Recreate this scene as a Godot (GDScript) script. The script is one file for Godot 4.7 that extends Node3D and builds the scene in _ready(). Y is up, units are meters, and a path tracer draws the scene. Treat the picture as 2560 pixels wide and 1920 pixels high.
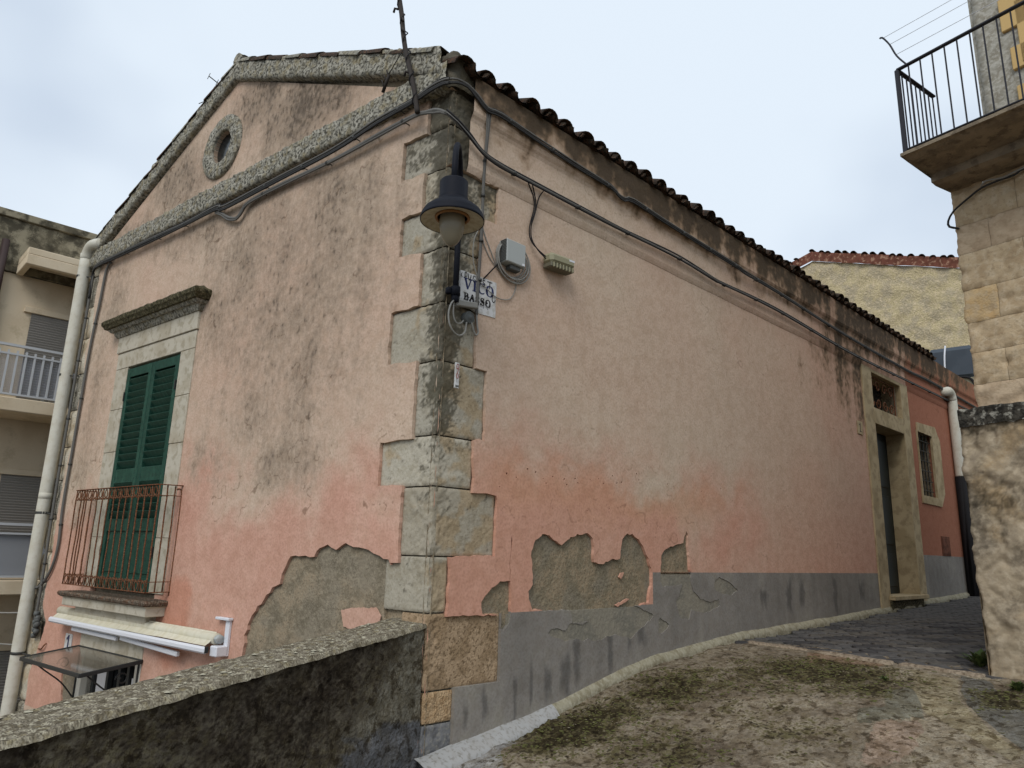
extends Node3D

# World: y up, metres. The house corner stands at the origin: the alley wall ("R") runs along -Z and faces +X,
# the gable wall ("L") runs along DL and faces NL. u = distance from the corner, v = height, d = distance out of the wall.
const UP := Vector3(0, 1, 0)
const DL := Vector3(-0.991683, 0, 0.128705)
const NL := Vector3(0.128705, 0, 0.991683)
const DR := Vector3(0, 0, -1)
const NR := Vector3(1, 0, 0)

var rng := RandomNumberGenerator.new()
var nz3 := FastNoiseLite.new()
var nzc := FastNoiseLite.new()
var taken := {}
var M := {}
var H := {}

# ------------------------------------------------------------------ helpers: nodes
func numbered(called: String) -> String:
	if not taken.has(called):
		taken[called] = 0
		return called
	taken[called] += 1
	return "%s_%03d" % [called, taken[called]]

func tag(o: Node, label: String, category: String, group := "", kind := "") -> Node:
	if label != "": o.set_meta("label", label)
	if category != "": o.set_meta("category", category)
	if group != "": o.set_meta("group", group)
	if kind != "": o.set_meta("kind", kind)
	return o

func thing(called: String, label: String, category: String, at := Vector3.ZERO, group := "") -> Node3D:
	var o := Node3D.new()
	o.name = numbered(called)
	add_child(o)
	o.position = at
	tag(o, label, category, group)
	return o

func new_st(smooth := false) -> SurfaceTool:
	var st := SurfaceTool.new()
	st.begin(Mesh.PRIMITIVE_TRIANGLES)
	st.set_smooth_group(0 if smooth else -1)
	return st

func put(st: SurfaceTool, called: String, m: Material, parent: Node = self) -> MeshInstance3D:
	st.generate_normals()
	return put_mesh(st.commit(), called, m, parent)

func put_mesh(mesh: Mesh, called: String, m: Material, parent: Node = self, xf := Transform3D.IDENTITY) -> MeshInstance3D:
	var o := MeshInstance3D.new()
	o.mesh = mesh
	o.material_override = m
	o.name = numbered(called) if parent == self else called
	parent.add_child(o, true)
	o.transform = gxf(parent).affine_inverse() * xf
	return o

func gxf(n: Node) -> Transform3D:
	var t := Transform3D.IDENTITY
	while n != self and n != null:
		t = (n as Node3D).transform * t
		n = n.get_parent()
	return t

# ------------------------------------------------------------------ helpers: shapes
func PL(u: float, v: float, d := 0.0) -> Vector3: return DL * u + UP * v + NL * d
func PR(u: float, v: float, d := 0.0) -> Vector3: return DR * u + UP * v + NR * d
func P(w: String, u: float, v: float, d := 0.0) -> Vector3: return PL(u, v, d) if w == "L" else PR(u, v, d)
# a frame whose x runs right along the wall as one faces it, y up, z out of the wall
func XF(w: String, u: float, v: float, d := 0.0) -> Transform3D:
	return Transform3D(Basis(-DL, UP, NL), PL(u, v, d)) if w == "L" else Transform3D(Basis(DR, UP, NR), PR(u, v, d))

func tri(st: SurfaceTool, a: Vector3, b: Vector3, c: Vector3) -> void:
	st.add_vertex(a); st.add_vertex(c); st.add_vertex(b)
func quad(st: SurfaceTool, a: Vector3, b: Vector3, c: Vector3, d: Vector3) -> void:
	tri(st, a, b, c); tri(st, a, c, d)
func face_out(st: SurfaceTool, pts: Array, centre: Vector3) -> void:
	var n: Vector3 = (pts[1] - pts[0]).cross(pts[2] - pts[0])
	var m := Vector3.ZERO
	for p in pts: m += p
	m /= pts.size()
	if n.dot(m - centre) < 0: pts.reverse()
	for i in range(1, pts.size() - 1): tri(st, pts[0], pts[i], pts[i + 1])

func box(st: SurfaceTool, xf: Transform3D, s: Vector3, b := 0.0) -> void:
	var h := s / 2
	var c := xf.origin
	if b <= 0.0:
		for a in 3:
			for sg in [-1.0, 1.0]:
				var q := []
				for k in [[-1, -1], [1, -1], [1, 1], [-1, 1]]:
					var p := Vector3.ZERO
					p[a] = sg * h[a]; p[(a + 1) % 3] = k[0] * h[(a + 1) % 3]; p[(a + 2) % 3] = k[1] * h[(a + 2) % 3]
					q.append(xf * p)
				face_out(st, q, c)
		return
	var g := func(a: int, sx: float, sy: float, sz: float) -> Vector3:
		var p := Vector3(sx * (h.x - b), sy * (h.y - b), sz * (h.z - b))
		p[a] += [sx, sy, sz][a] * b
		return xf * p
	var S := [-1.0, 1.0]
	for a in 3:
		for sg in S:
			var q := []
			for k in [[-1.0, -1.0], [1.0, -1.0], [1.0, 1.0], [-1.0, 1.0]]:
				var sgn := [0.0, 0.0, 0.0]
				sgn[a] = sg; sgn[(a + 1) % 3] = k[0]; sgn[(a + 2) % 3] = k[1]
				q.append(g.call(a, sgn[0], sgn[1], sgn[2]))
			face_out(st, q, c)
		# edges along axis a
		var e := (a + 1) % 3
		var f := (a + 2) % 3
		for s1 in S:
			for s2 in S:
				var lo := [0.0, 0.0, 0.0]
				lo[e] = s1; lo[f] = s2; lo[a] = -1.0
				var hi := lo.duplicate()
				hi[a] = 1.0
				face_out(st, [g.call(e, lo[0], lo[1], lo[2]), g.call(e, hi[0], hi[1], hi[2]), g.call(f, hi[0], hi[1], hi[2]), g.call(f, lo[0], lo[1], lo[2])], c)
	for sx in S:
		for sy in S:
			for sz in S:
				face_out(st, [g.call(0, sx, sy, sz), g.call(1, sx, sy, sz), g.call(2, sx, sy, sz)], c)

func wbox(st: SurfaceTool, w: String, u0: float, u1: float, v0: float, v1: float, d0: float, d1: float, b := 0.0) -> void:
	box(st, XF(w, (u0 + u1) / 2, (v0 + v1) / 2, (d0 + d1) / 2), Vector3(absf(u1 - u0), absf(v1 - v0), absf(d1 - d0)), b)

func abox(st: SurfaceTool, a: Vector3, b: Vector3, bev := 0.0) -> void:
	box(st, Transform3D(Basis.IDENTITY, (a + b) / 2), (b - a).abs(), bev)

func tube(st: SurfaceTool, pts: Array, r: float, n := 8, closed := false, r2 := -1.0) -> void:
	var c := pts.size()
	if c < 2: return
	var t0: Vector3 = (pts[1] - pts[0]).normalized()
	var side := t0.cross(UP if absf(t0.y) < 0.9 else Vector3(1, 0, 0)).normalized()
	var rings := []
	for i in c:
		var a: Vector3 = pts[(i - 1 + c) % c] if (i > 0 or closed) else pts[i]
		var b: Vector3 = pts[(i + 1) % c] if (i < c - 1 or closed) else pts[i]
		var t := (b - a).normalized()
		side = (side - t * side.dot(t)).normalized()
		var up := t.cross(side)
		var rr := r if r2 < 0 else lerpf(r, r2, float(i) / (c - 1))
		var ring := []
		for k in n:
			var an := TAU * k / n
			ring.append(pts[i] + (side * cos(an) + up * sin(an)) * rr)
		rings.append(ring)
	for i in (c if closed else c - 1):
		var A: Array = rings[i]
		var B: Array = rings[(i + 1) % c]
		for k in n:
			quad(st, A[k], A[(k + 1) % n], B[(k + 1) % n], B[k])
	if not closed:
		for k in range(1, n - 1):
			tri(st, rings[0][0], rings[0][k + 1], rings[0][k])
			tri(st, rings[c - 1][0], rings[c - 1][k], rings[c - 1][k + 1])

func lathe(st: SurfaceTool, xf: Transform3D, prof: Array, n := 24) -> void:
	for i in prof.size() - 1:
		for k in n:
			var a := TAU * k / n
			var b := TAU * (k + 1) / n
			var p: Vector2 = prof[i]
			var q: Vector2 = prof[i + 1]
			var A := xf * Vector3(cos(a) * p.x, p.y, sin(a) * p.x)
			var B := xf * Vector3(cos(b) * p.x, p.y, sin(b) * p.x)
			var C := xf * Vector3(cos(b) * q.x, q.y, sin(b) * q.x)
			var D := xf * Vector3(cos(a) * q.x, q.y, sin(a) * q.x)
			if q.x > 0.0005: tri(st, A, C, D)
			if p.x > 0.0005: tri(st, A, B, C)

func curve(pts: Array, step := 0.06) -> Array:
	# Catmull-Rom through the points
	var out := []
	for i in pts.size() - 1:
		var p0: Vector3 = pts[maxi(i - 1, 0)]
		var p1: Vector3 = pts[i]
		var p2: Vector3 = pts[i + 1]
		var p3: Vector3 = pts[mini(i + 2, pts.size() - 1)]
		var n := maxi(2, int(ceil(p1.distance_to(p2) / step)))
		for k in n:
			var t := float(k) / n
			out.append(0.5 * ((2 * p1) + (p2 - p0) * t + (2 * p0 - 5 * p1 + 4 * p2 - p3) * t * t + (3 * p1 - p0 - 3 * p2 + p3) * t * t * t))
	out.append(pts[-1])
	return out

func wcurve(w: String, uvd: Array, step := 0.06) -> Array:
	var q := []
	for a in uvd: q.append(P(w, a[0], a[1], a[2]))
	return curve(q, step)

# --- wall skins: flat polygons with holes and edges, uv in 2 m tiles, uv2 over the whole wall
var box_uv := {"L": Rect2(0, -0.6, 8.0, 8.6), "R": Rect2(0, -0.3, 17.5, 6.5)}
func wv(st: SurfaceTool, w: String, u: float, v: float, d: float) -> void:
	var r: Rect2 = box_uv[w]
	st.set_uv(Vector2(u, -v) * 0.5)
	st.set_uv2(Vector2((u - r.position.x) / r.size.x, 1.0 - (v - r.position.y) / r.size.y))
	st.add_vertex(P(w, u, v, d))

func rough(poly: Array, step: float, amp: float, seed := 0.0) -> PackedVector2Array:
	var out := PackedVector2Array()
	for i in poly.size():
		var a: Vector2 = poly[i]
		var b: Vector2 = poly[(i + 1) % poly.size()]
		var n := maxi(1, int(a.distance_to(b) / step))
		for k in n:
			var p := a.lerp(b, float(k) / n)
			p += Vector2(nz3.get_noise_3d(p.x * 9, p.y * 9, seed), nz3.get_noise_3d(p.x * 9, p.y * 9, seed + 40)) * amp
			p += Vector2(nz3.get_noise_3d(p.x * 40, p.y * 40, seed), nz3.get_noise_3d(p.x * 40, p.y * 40, seed + 40)) * amp * 0.5
			out.append(p)
	return out

func pv(flat: Array) -> Array:
	var out := []
	for i in range(0, flat.size(), 2): out.append(Vector2(flat[i], flat[i + 1]))
	return out

func rect_poly(u0: float, u1: float, v0: float, v1: float) -> PackedVector2Array:
	return PackedVector2Array([Vector2(u0, v0), Vector2(u1, v0), Vector2(u1, v1), Vector2(u0, v1)])

func skin(st: SurfaceTool, w: String, outer: PackedVector2Array, holes: Array, cuts: Array, d1: float, d0: float) -> void:
	var edges := cuts.duplicate()
	edges.append(-1.0); edges.append(30.0); edges.sort()
	for i in edges.size() - 1:
		var pieces: Array = Geometry2D.intersect_polygons(outer, rect_poly(edges[i], edges[i + 1], -5, 12))
		for h in holes:
			var next := []
			for p in pieces:
				for q in Geometry2D.clip_polygons(p, h): next.append(q)
			pieces = next
		for p in pieces:
			if Geometry2D.is_polygon_clockwise(p) and pieces.size() > 1 and absf(area2(p)) < 1e-6: continue
			var ix := Geometry2D.triangulate_polygon(p)
			for k in range(0, ix.size(), 3):
				for j in 3:
					var q: Vector2 = p[ix[k + j]]
					wv(st, w, q.x, q.y, d1)
	for k in holes.size(): rim(st, w, holes[k], d0, d1, outer, holes, k)
	rim(st, w, outer, d0, d1, outer, holes, -1)

func area2(p: PackedVector2Array) -> float:
	var s := 0.0
	for i in p.size(): s += p[i].cross(p[(i + 1) % p.size()])
	return s / 2

func rim(st: SurfaceTool, w: String, h: PackedVector2Array, d0: float, d1: float, outer: PackedVector2Array, holes: Array, own: int) -> void:
	for i in h.size():
		var a := h[i]
		var b := h[(i + 1) % h.size()]
		if a.x < 0.06 and b.x < 0.06: continue   # the coat ends under the corner stones
		var mid := (a + b) / 2
		if own >= 0 and not Geometry2D.is_point_in_polygon(mid, outer): continue
		var hidden := false
		for k in holes.size():
			if k != own and Geometry2D.is_point_in_polygon(mid, holes[k]): hidden = true
		if hidden: continue
		wv(st, w, a.x, a.y, d0); wv(st, w, b.x, b.y, d0); wv(st, w, b.x, b.y, d1)
		wv(st, w, a.x, a.y, d0); wv(st, w, b.x, b.y, d1); wv(st, w, a.x, a.y, d1)

# a bumpy sheet: grid of points given by a function of (i/n, j/m)
func sheet(st: SurfaceTool, n: int, m: int, f: Callable) -> void:
	var g := []
	for i in n + 1:
		var row := []
		for j in m + 1: row.append(f.call(float(i) / n, float(j) / m))
		g.append(row)
	for i in n:
		for j in m:
			quad(st, g[i][j], g[i + 1][j], g[i + 1][j + 1], g[i][j + 1])

# the same with a colour for each point
func csheet(st: SurfaceTool, n: int, m: int, f: Callable, cf: Callable) -> void:
	var g := []
	for i in n + 1:
		var row := []
		for j in m + 1:
			var p: Vector3 = f.call(float(i) / n, float(j) / m)
			row.append([p, cf.call(p)])
		g.append(row)
	for i in n:
		for j in m:
			for q in [g[i][j], g[i + 1][j + 1], g[i + 1][j], g[i][j], g[i][j + 1], g[i + 1][j + 1]]:
				st.set_color(q[1]); st.add_vertex(q[0])

func fbm(p: Vector3) -> float:
	return nz3.get_noise_3dv(p) + 0.5 * nz3.get_noise_3dv(p * 2.3) + 0.25 * nz3.get_noise_3dv(p * 5.1)

# ------------------------------------------------------------------ helpers: textures
func C(r: int, g: int, b: int) -> Color: return Color8(r, g, b)

func noise(freq: float, oct := 4, seed := 1, type := FastNoiseLite.TYPE_SIMPLEX_SMOOTH) -> FastNoiseLite:
	var n := FastNoiseLite.new()
	n.noise_type = type
	n.frequency = freq
	n.fractal_octaves = oct
	n.fractal_type = FastNoiseLite.FRACTAL_FBM if oct > 1 else FastNoiseLite.FRACTAL_NONE
	n.seed = seed
	return n

# bytes of a noise picture; sx, sy > 1 draw it out along x or y; tile makes it repeat
func nb(w: int, h: int, freq: float, oct := 4, seed := 1, sx := 1, sy := 1, tile := true, type := FastNoiseLite.TYPE_SIMPLEX_SMOOTH, ret := -1) -> PackedByteArray:
	var n := noise(freq, oct, seed, type)
	if ret >= 0:
		n.cellular_return_type = ret
		n.domain_warp_enabled = true
		n.domain_warp_amplitude = 0.45 / freq
		n.domain_warp_frequency = freq * 2.5
	var im: Image
	if tile: im = n.get_seamless_image(w / sx, h / sy, false, false, 0.15)
	else: im = n.get_image(w / sx, h / sy, false, false)
	if im.get_format() != Image.FORMAT_L8: im.convert(Image.FORMAT_L8)
	if sx > 1 or sy > 1: im.resize(w, h, Image.INTERPOLATE_CUBIC)
	return im.get_data()

func sst(a: float, b: float, x: float) -> float:
	var t := clampf((x - a) / (b - a), 0.0, 1.0)
	return t * t * (3 - 2 * t)

func to_tex(data: PackedByteArray, w: int, h: int, fmt := Image.FORMAT_RGB8) -> ImageTexture:
	var im := Image.create_from_data(w, h, false, fmt, data)
	return ImageTexture.create_from_image(im)

# layers: [colour, freq, octaves, seed, lo, hi, amount, sx, sy, cells]
func layered(s: int, base: Color, layers: Array) -> ImageTexture:
	var n := s * s
	var r := PackedFloat32Array(); r.resize(n); r.fill(base.r8)
	var g := PackedFloat32Array(); g.resize(n); g.fill(base.g8)
	var b := PackedFloat32Array(); b.resize(n); b.fill(base.b8)
	var speck := nb(s, s, 0.22, 3, 7)
	for L in layers:
		var by := nb(s, s, L[1], L[2], L[3], L[7] if L.size() > 7 else 1, L[8] if L.size() > 8 else 1, true, FastNoiseLite.TYPE_CELLULAR if L.size() > 9 else FastNoiseLite.TYPE_SIMPLEX_SMOOTH, FastNoiseLite.RETURN_DISTANCE2_SUB if L.size() > 9 else -1)
		var lut := PackedFloat32Array(); lut.resize(256)
		for k in 256: lut[k] = sst(L[4] - 0.05, L[5] + 0.05, k / 255.0) * L[6] if L.size() < 10 else sst(L[4], L[5], k / 255.0) * L[6]
		var cr: float = L[0].r8
		var cg: float = L[0].g8
		var cb: float = L[0].b8
		for i in n:
			var t := lut[clampi(by[i] + (speck[i] - 128) / 4, 0, 255)]
			if t > 0.003:
				r[i] += (cr - r[i]) * t
				g[i] += (cg - g[i]) * t
				b[i] += (cb - b[i]) * t
	var out := PackedByteArray(); out.resize(n * 3)
	var k := 0
	for i in n:
		out[k] = int(r[i]); out[k + 1] = int(g[i]); out[k + 2] = int(b[i])
		k += 3
	return to_tex(out, s, s)

func height_tex(s: int, layers: Array) -> ImageTexture:
	var n := s * s
	var a := PackedFloat32Array(); a.resize(n); a.fill(128.0)
	for L in layers:
		var by := nb(s, s, L[0], L[1], L[2], 1, 1, true, L[4] if L.size() > 4 else FastNoiseLite.TYPE_SIMPLEX_SMOOTH, L[5] if L.size() > 5 else -1)
		var amt: float = L[3]
		for i in n: a[i] += (by[i] - 128.0) * amt
	var out := PackedByteArray(); out.resize(n)
	for i in n: out[i] = clampi(int(a[i]), 0, 255)
	return to_tex(out, s, s, Image.FORMAT_L8)

func solid(c: Color, rough_ := 0.8, metal := 0.0, spec := 0.4) -> StandardMaterial3D:
	var m := StandardMaterial3D.new()
	m.albedo_color = c
	m.roughness = rough_
	m.metallic = metal
	m.metallic_specular = spec
	return m

func tmat(tex: Texture2D, scale: float, rough_ := 0.9, hgt: Texture2D = null, hs := 0.4, tint := Color.WHITE) -> StandardMaterial3D:
	var m := solid(tint, rough_, 0.0, 0.3)
	m.albedo_texture = tex
	m.uv1_triplanar = true
	m.uv1_world_triplanar = true
	m.uv1_scale = Vector3.ONE * scale
	if hgt:
		m.heightmap_enabled = true
		m.heightmap_texture = hgt
		m.heightmap_scale = hs
	return m

func skin_mat(stain: Texture2D, grain: Texture2D, hgt: Texture2D, hs: float) -> StandardMaterial3D:
	var m := solid(Color.WHITE, 0.92, 0.0, 0.25)
	m.albedo_texture = grain
	m.detail_enabled = true
	m.detail_albedo = stain
	m.detail_blend_mode = BaseMaterial3D.BLEND_MODE_MUL
	m.detail_uv_layer = BaseMaterial3D.DETAIL_UV_2
	m.heightmap_enabled = true
	m.heightmap_texture = hgt
	m.heightmap_scale = hs
	return m

# ------------------------------------------------------------------ stains of the two pink walls (dye, dirt and lichen where the photograph has them)
func blob(u: float, v: float, bl: Array) -> float:
	var s := 0.0
	for b in bl:
		var x: float = (u - b[0]) / b[2]
		var y: float = (v - b[1]) / b[3]
		var q := x * x + y * y
		if q < 1.0: s = maxf(s, (1.0 - q) * b[4])
	return s

# the same, for a whole picture: worked out coarsely and enlarged; r is the part of the wall it covers
func blob_map(w: int, h: int, r: Rect2, bl: Array) -> PackedByteArray:
	var cw := w / 8
	var ch := h / 8
	var by := PackedByteArray(); by.resize(cw * ch)
	for y in ch:
		for x in cw:
			by[y * cw + x] = clampi(int(blob(r.position.x + r.size.x * (x + 0.5) / cw, r.end.y - r.size.y * (y + 0.5) / ch, bl) * 255), 0, 255)
	var im := Image.create_from_data(cw, ch, false, Image.FORMAT_L8, by)
	im.resize(w, h, Image.INTERPOLATE_BILINEAR)
	return im.get_data()

func paint_left() -> ImageTexture:
	var w := 768
	var h := 824
	var big := nb(w, h, 0.004, 4, 11, 1, 1, false)
	var mid := nb(w, h, 0.02, 4, 12, 1, 1, false)
	var fine := nb(w, h, 0.09, 3, 13, 1, 1, false)
	var strk := nb(w, h, 0.03, 4, 14, 1, 8, false)
	var crk := nb(w, h, 0.028, 2, 15, 1, 1, false)
	var flak := nb(w, h, 0.16, 2, 16, 1, 2, false)
	var dirt := [[2.3, 4.2, 2.7, 2.2, 0.62], [2.9, 5.0, 1.1, 1.4, 0.62], [1.7, 5.1, 1.1, 0.8, 0.5], [4.6, 5.45, 1.8, 0.45, 0.5], [6.6, 5.1, 0.7, 1.0, 0.4], [3.3, 3.9, 0.9, 1.2, 0.55],
		[2.3, 3.2, 1.6, 1.0, 0.52], [1.2, 3.9, 0.9, 1.3, 0.42], [6.8, 3.4, 0.5, 1.5, 0.45], [2.2, 6.45, 1.7, 0.75, 0.85], [3.3, 7.0, 1.1, 0.8, 0.8], [4.9, 6.4, 1.8, 0.7, 0.65], [6.3, 6.05, 1.0, 0.35, 0.65], [0.5, 3.3, 0.35, 0.5, 0.45], [0.5, 4.3, 0.3, 0.5, 0.45], [3.5, 2.5, 0.7, 0.5, 0.5], [3.7, 4.2, 0.45, 1.2, 0.6], [2.0, 2.4, 0.9, 0.45, 0.5], [6.6, 1.9, 0.4, 0.5, 0.4]]
	var dm := blob_map(w, h, Rect2(0, -0.6, 8.0, 8.6), dirt)
	var om := blob_map(w, h, Rect2(0, -0.6, 8.0, 8.6), [[3.85, 0.75, 0.5, 0.6, 0.8]])
	var out := PackedByteArray(); out.resize(w * h * 3)
	var k := 0
	for y in h:
		var v := 8.0 - 8.6 * y / h
		for x in w:
			var i := y * w + x
			var a := big[i] / 255.0 - 0.5
			var b := mid[i] / 255.0 - 0.5
			var c := fine[i] / 255.0 - 0.5
			var s := strk[i] / 255.0 - 0.5
			var f := flak[i] / 255.0 - 0.5
			# old limewash: fresh pink survives below, washed out above a ragged line
			var pale := sst(-0.55, 0.55, v - 2.05 + a * 1.1 + b * 0.6 + s * 0.2)
			var r := lerpf(203, 201, pale) + b * 12 + c * 8
			var g := lerpf(161, 178, pale) + b * 14 + c * 9 + a * 10
			var bl := lerpf(142, 158, pale) + b * 14 + c * 9 + a * 10
			# orange rusty tint below the balcony
			var o := sst(0.1, 0.5, om[i] / 255.0 + b * 0.5)
			r += (186 - r) * o * 0.45; g += (116 - g) * o * 0.45; bl += (90 - bl) * o * 0.45
			# dark biological dirt in runs, clouds and specks
			var m := dm[i] / 255.0
			if m > 0.02:
				var t := sst(0.02, 0.85, m + a * 0.5 + s * 0.25 + b * 0.45 + c * 0.4 + f * 0.3)
				r += (132 - r) * t * 0.66; g += (116 - g) * t * 0.66; bl += (100 - bl) * t * 0.66
				var t2 := sst(0.6, 1.2, m * 0.95 + a * 0.5 + s * 0.45 + b * 0.45 + c * 0.6 + f * 0.5)
				r += (84 - r) * t2 * 0.6; g += (75 - g) * t2 * 0.6; bl += (67 - bl) * t2 * 0.6
				var t3 := sst(0.62, 0.8, m * 0.7 + f * 0.75 + c * 0.5)
				r += (96 - r) * t3 * 0.5; g += (84 - g) * t3 * 0.5; bl += (72 - bl) * t3 * 0.5
			# hair cracks
			if pale > 0.3 and absi(crk[i] - 128) < 3 and a + b > 0.06:
				r *= 0.8; g *= 0.78; bl *= 0.76
			out[k] = clampi(int(r), 0, 255); out[k + 1] = clampi(int(g), 0, 255); out[k + 2] = clampi(int(bl), 0, 255)
			k += 3
	return to_tex(out, w, h)

func paint_right() -> ImageTexture:
	var w := 1280
	var h := 476
	var big := nb(w, h, 0.005, 4, 21, 1, 1, false)
	var mid := nb(w, h, 0.025, 4, 22, 1, 1, false)
	var fine := nb(w, h, 0.1, 3, 23, 1, 1, false)
	var strk := nb(w, h, 0.035, 4, 24, 1, 10, false)
	var crk := nb(w, h, 0.02, 2, 25, 1, 1, false)
	var runs := [[8.9, 5.2, 1.9, 1.9, 0.72], [7.6, 4.6, 1.2, 0.8, 0.35], [10.6, 5.5, 2.2, 0.6, 0.75], [14.5, 5.6, 3.5, 0.5, 0.55], [5.4, 5.6, 1.8, 0.5, 0.5], [2.6, 5.8, 2.8, 0.16, 0.55], [6.8, 5.65, 2.2, 0.45, 0.8],
		[0.7, 5.4, 0.5, 0.3, 0.55], [3.2, 5.9, 3.8, 0.62, 1.15], [0.9, 5.9, 1.3, 0.5, 1.05], [6.6, 5.75, 3.2, 0.45, 0.95], [9.5, 5.7, 2.5, 0.6, 1.0], [12.5, 5.8, 5.5, 0.5, 0.95], [1.0, 5.85, 1.0, 0.25, 0.7]]
	var worn := [[2.9, 1.9, 2.6, 0.7, 0.4]]
	var dm := blob_map(w, h, Rect2(0, -0.3, 17.5, 6.5), runs)
	var wm := blob_map(w, h, Rect2(0, -0.3, 17.5, 6.5), worn)
	var out := PackedByteArray(); out.resize(w * h * 3)
	var k := 0
	for y in h:
		var v := 6.2 - 6.5 * y / h
		for x in w:
			var i := y * w + x
			var u := 17.5 * x / w
			var a := big[i] / 255.0 - 0.5
			var b := mid[i] / 255.0 - 0.5
			var c := fine[i] / 255.0 - 0.5
			var s := strk[i] / 255.0 - 0.5
			# rinsed and greyed above a ragged tide line, pinker below it; pinker again far along
			var wide := 0.5 + 0.9 * sst(3.2, 5.5, u)
			var pale := sst(-wide - 0.05, wide, v - 2.45 + a * 0.4 + b * 0.25 + c * 0.12 + s * 0.06 + sst(3.6, 5.0, u + a * 3) * 0.75) * (1.0 - 0.55 * sst(4.5, 9.5, u + a * 5))
			var r := lerpf(205, 202, pale) + b * 8 + c * 5 + s * 5
			var g := lerpf(157, 180, pale) + b * 9 + c * 6 + s * 5 + a * 8
			var bl := lerpf(136, 160, pale) + b * 9 + c * 6 + s * 5 + a * 8
			# orange tide mark
			var e := sst(0.3, 0.0, absf(v - 2.2 + a * 0.4 + b * 0.25 + c * 0.12)) * sst(5.2, 3.6, u + b * 2) * sst(0.3, 0.9, u)
			r += (202 - r) * e * 0.4; g += (146 - g) * e * 0.4; bl += (114 - bl) * e * 0.4
			if u > 11.6:
				r += (152 - r) * 0.8; g += (96 - g) * 0.8; bl += (74 - bl) * 0.8
			var m := dm[i] / 255.0
			if m > 0.0:
				var t := sst(0.2, 0.8, m + s * 0.6 + b * 0.4 + c * 0.35)
				r += (128 - r) * t * 0.8; g += (104 - g) * t * 0.8; bl += (80 - bl) * t * 0.8
				var t2 := sst(0.5, 0.95, m + s * 0.7 + b * 0.4 + c * 0.5)
				r += (66 - r) * t2 * 0.75; g += (58 - g) * t2 * 0.75; bl += (48 - bl) * t2 * 0.75
			if absi(crk[i] - 128) < 2 and a + b > 0.04: r *= 0.88; g *= 0.87; bl *= 0.86
			var wv_ := sst(0.55, 0.75, wm[i] / 255.0 + b * 1.0 + c * 0.5)
			r += (205 - r) * wv_ * 0.3; g += (165 - g) * wv_ * 0.3; bl += (150 - bl) * wv_ * 0.3
			out[k] = clampi(int(r), 0, 255); out[k + 1] = clampi(int(g), 0, 255); out[k + 2] = clampi(int(bl), 0, 255)
			k += 3
	return to_tex(out, w, h)

# grey painted dado: brushed patches, chalky wear, dark drip marks; shares the wall's uv2
func paint_dado() -> ImageTexture:
	var w := 1024
	var h := 256
	var mid := nb(w, h, 0.02, 4, 32, 2, 1, false)
	var fine := nb(w, h, 0.12, 3, 33, 1, 1, false)
	var strk := nb(w, h, 0.06, 3, 34, 1, 8, false)
	var drips := [[1.15, 0.42, 0.035, 0.28], [1.36, 0.45, 0.07, 0.25], [1.6, 0.48, 0.09, 0.3], [1.75, 0.62, 0.06, 0.3], [2.25, 0.68, 0.06, 0.26], [2.55, 0.78, 0.04, 0.2], [2.75, 0.82, 0.1, 0.2], [0.42, 0.3, 0.03, 0.2], [0.62, 0.36, 0.05, 0.2], [0.95, 0.34, 0.03, 0.2], [5.4, 1.1, 0.12, 0.2], [6.1, 1.12, 0.1, 0.24], [6.5, 1.15, 0.13, 0.25], [7.6, 1.1, 0.1, 0.2], [8.6, 1.15, 0.12, 0.2]]
	var out := PackedByteArray(); out.resize(w * h * 3)
	var k := 0
	for y in h:
		var v := 6.2 - 6.5 * y / h
		for x in w:
			var i := y * w + x
			var u := 17.5 * x / w
			var b := mid[i] / 255.0 - 0.5
			var c := fine[i] / 255.0 - 0.5
			var s := strk[i] / 255.0 - 0.5
			var l := 137.0 + b * 24 + c * 8 + s * 12
			var r := l
			var g := l * 0.965
			var bl := l * 0.92
			if v < 2.2:
				var ch := sst(0.08, 0.3, b + s * 0.4)
				r += (150 - r) * ch * 0.5; g += (146 - g) * ch * 0.5; bl += (136 - bl) * ch * 0.5
				for q in drips:
					var dx: float = absf(u - q[0] + s * 0.04) / q[2]
					if dx < 1.0:
						var dy: float = absf(v - q[1] + c * 0.1) / q[3]
						var t := sst(1.0, 0.3, dx + c * 0.8) * sst(1.0, 0.4, dy + b * 1.6 + s)
						r += (84 - r) * t * 0.55; g += (82 - g) * t * 0.55; bl += (80 - bl) * t * 0.55
			out[k] = clampi(int(r), 0, 255); out[k + 1] = clampi(int(g), 0, 255); out[k + 2] = clampi(int(bl), 0, 255)
			k += 3
	return to_tex(out, w, h)

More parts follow.
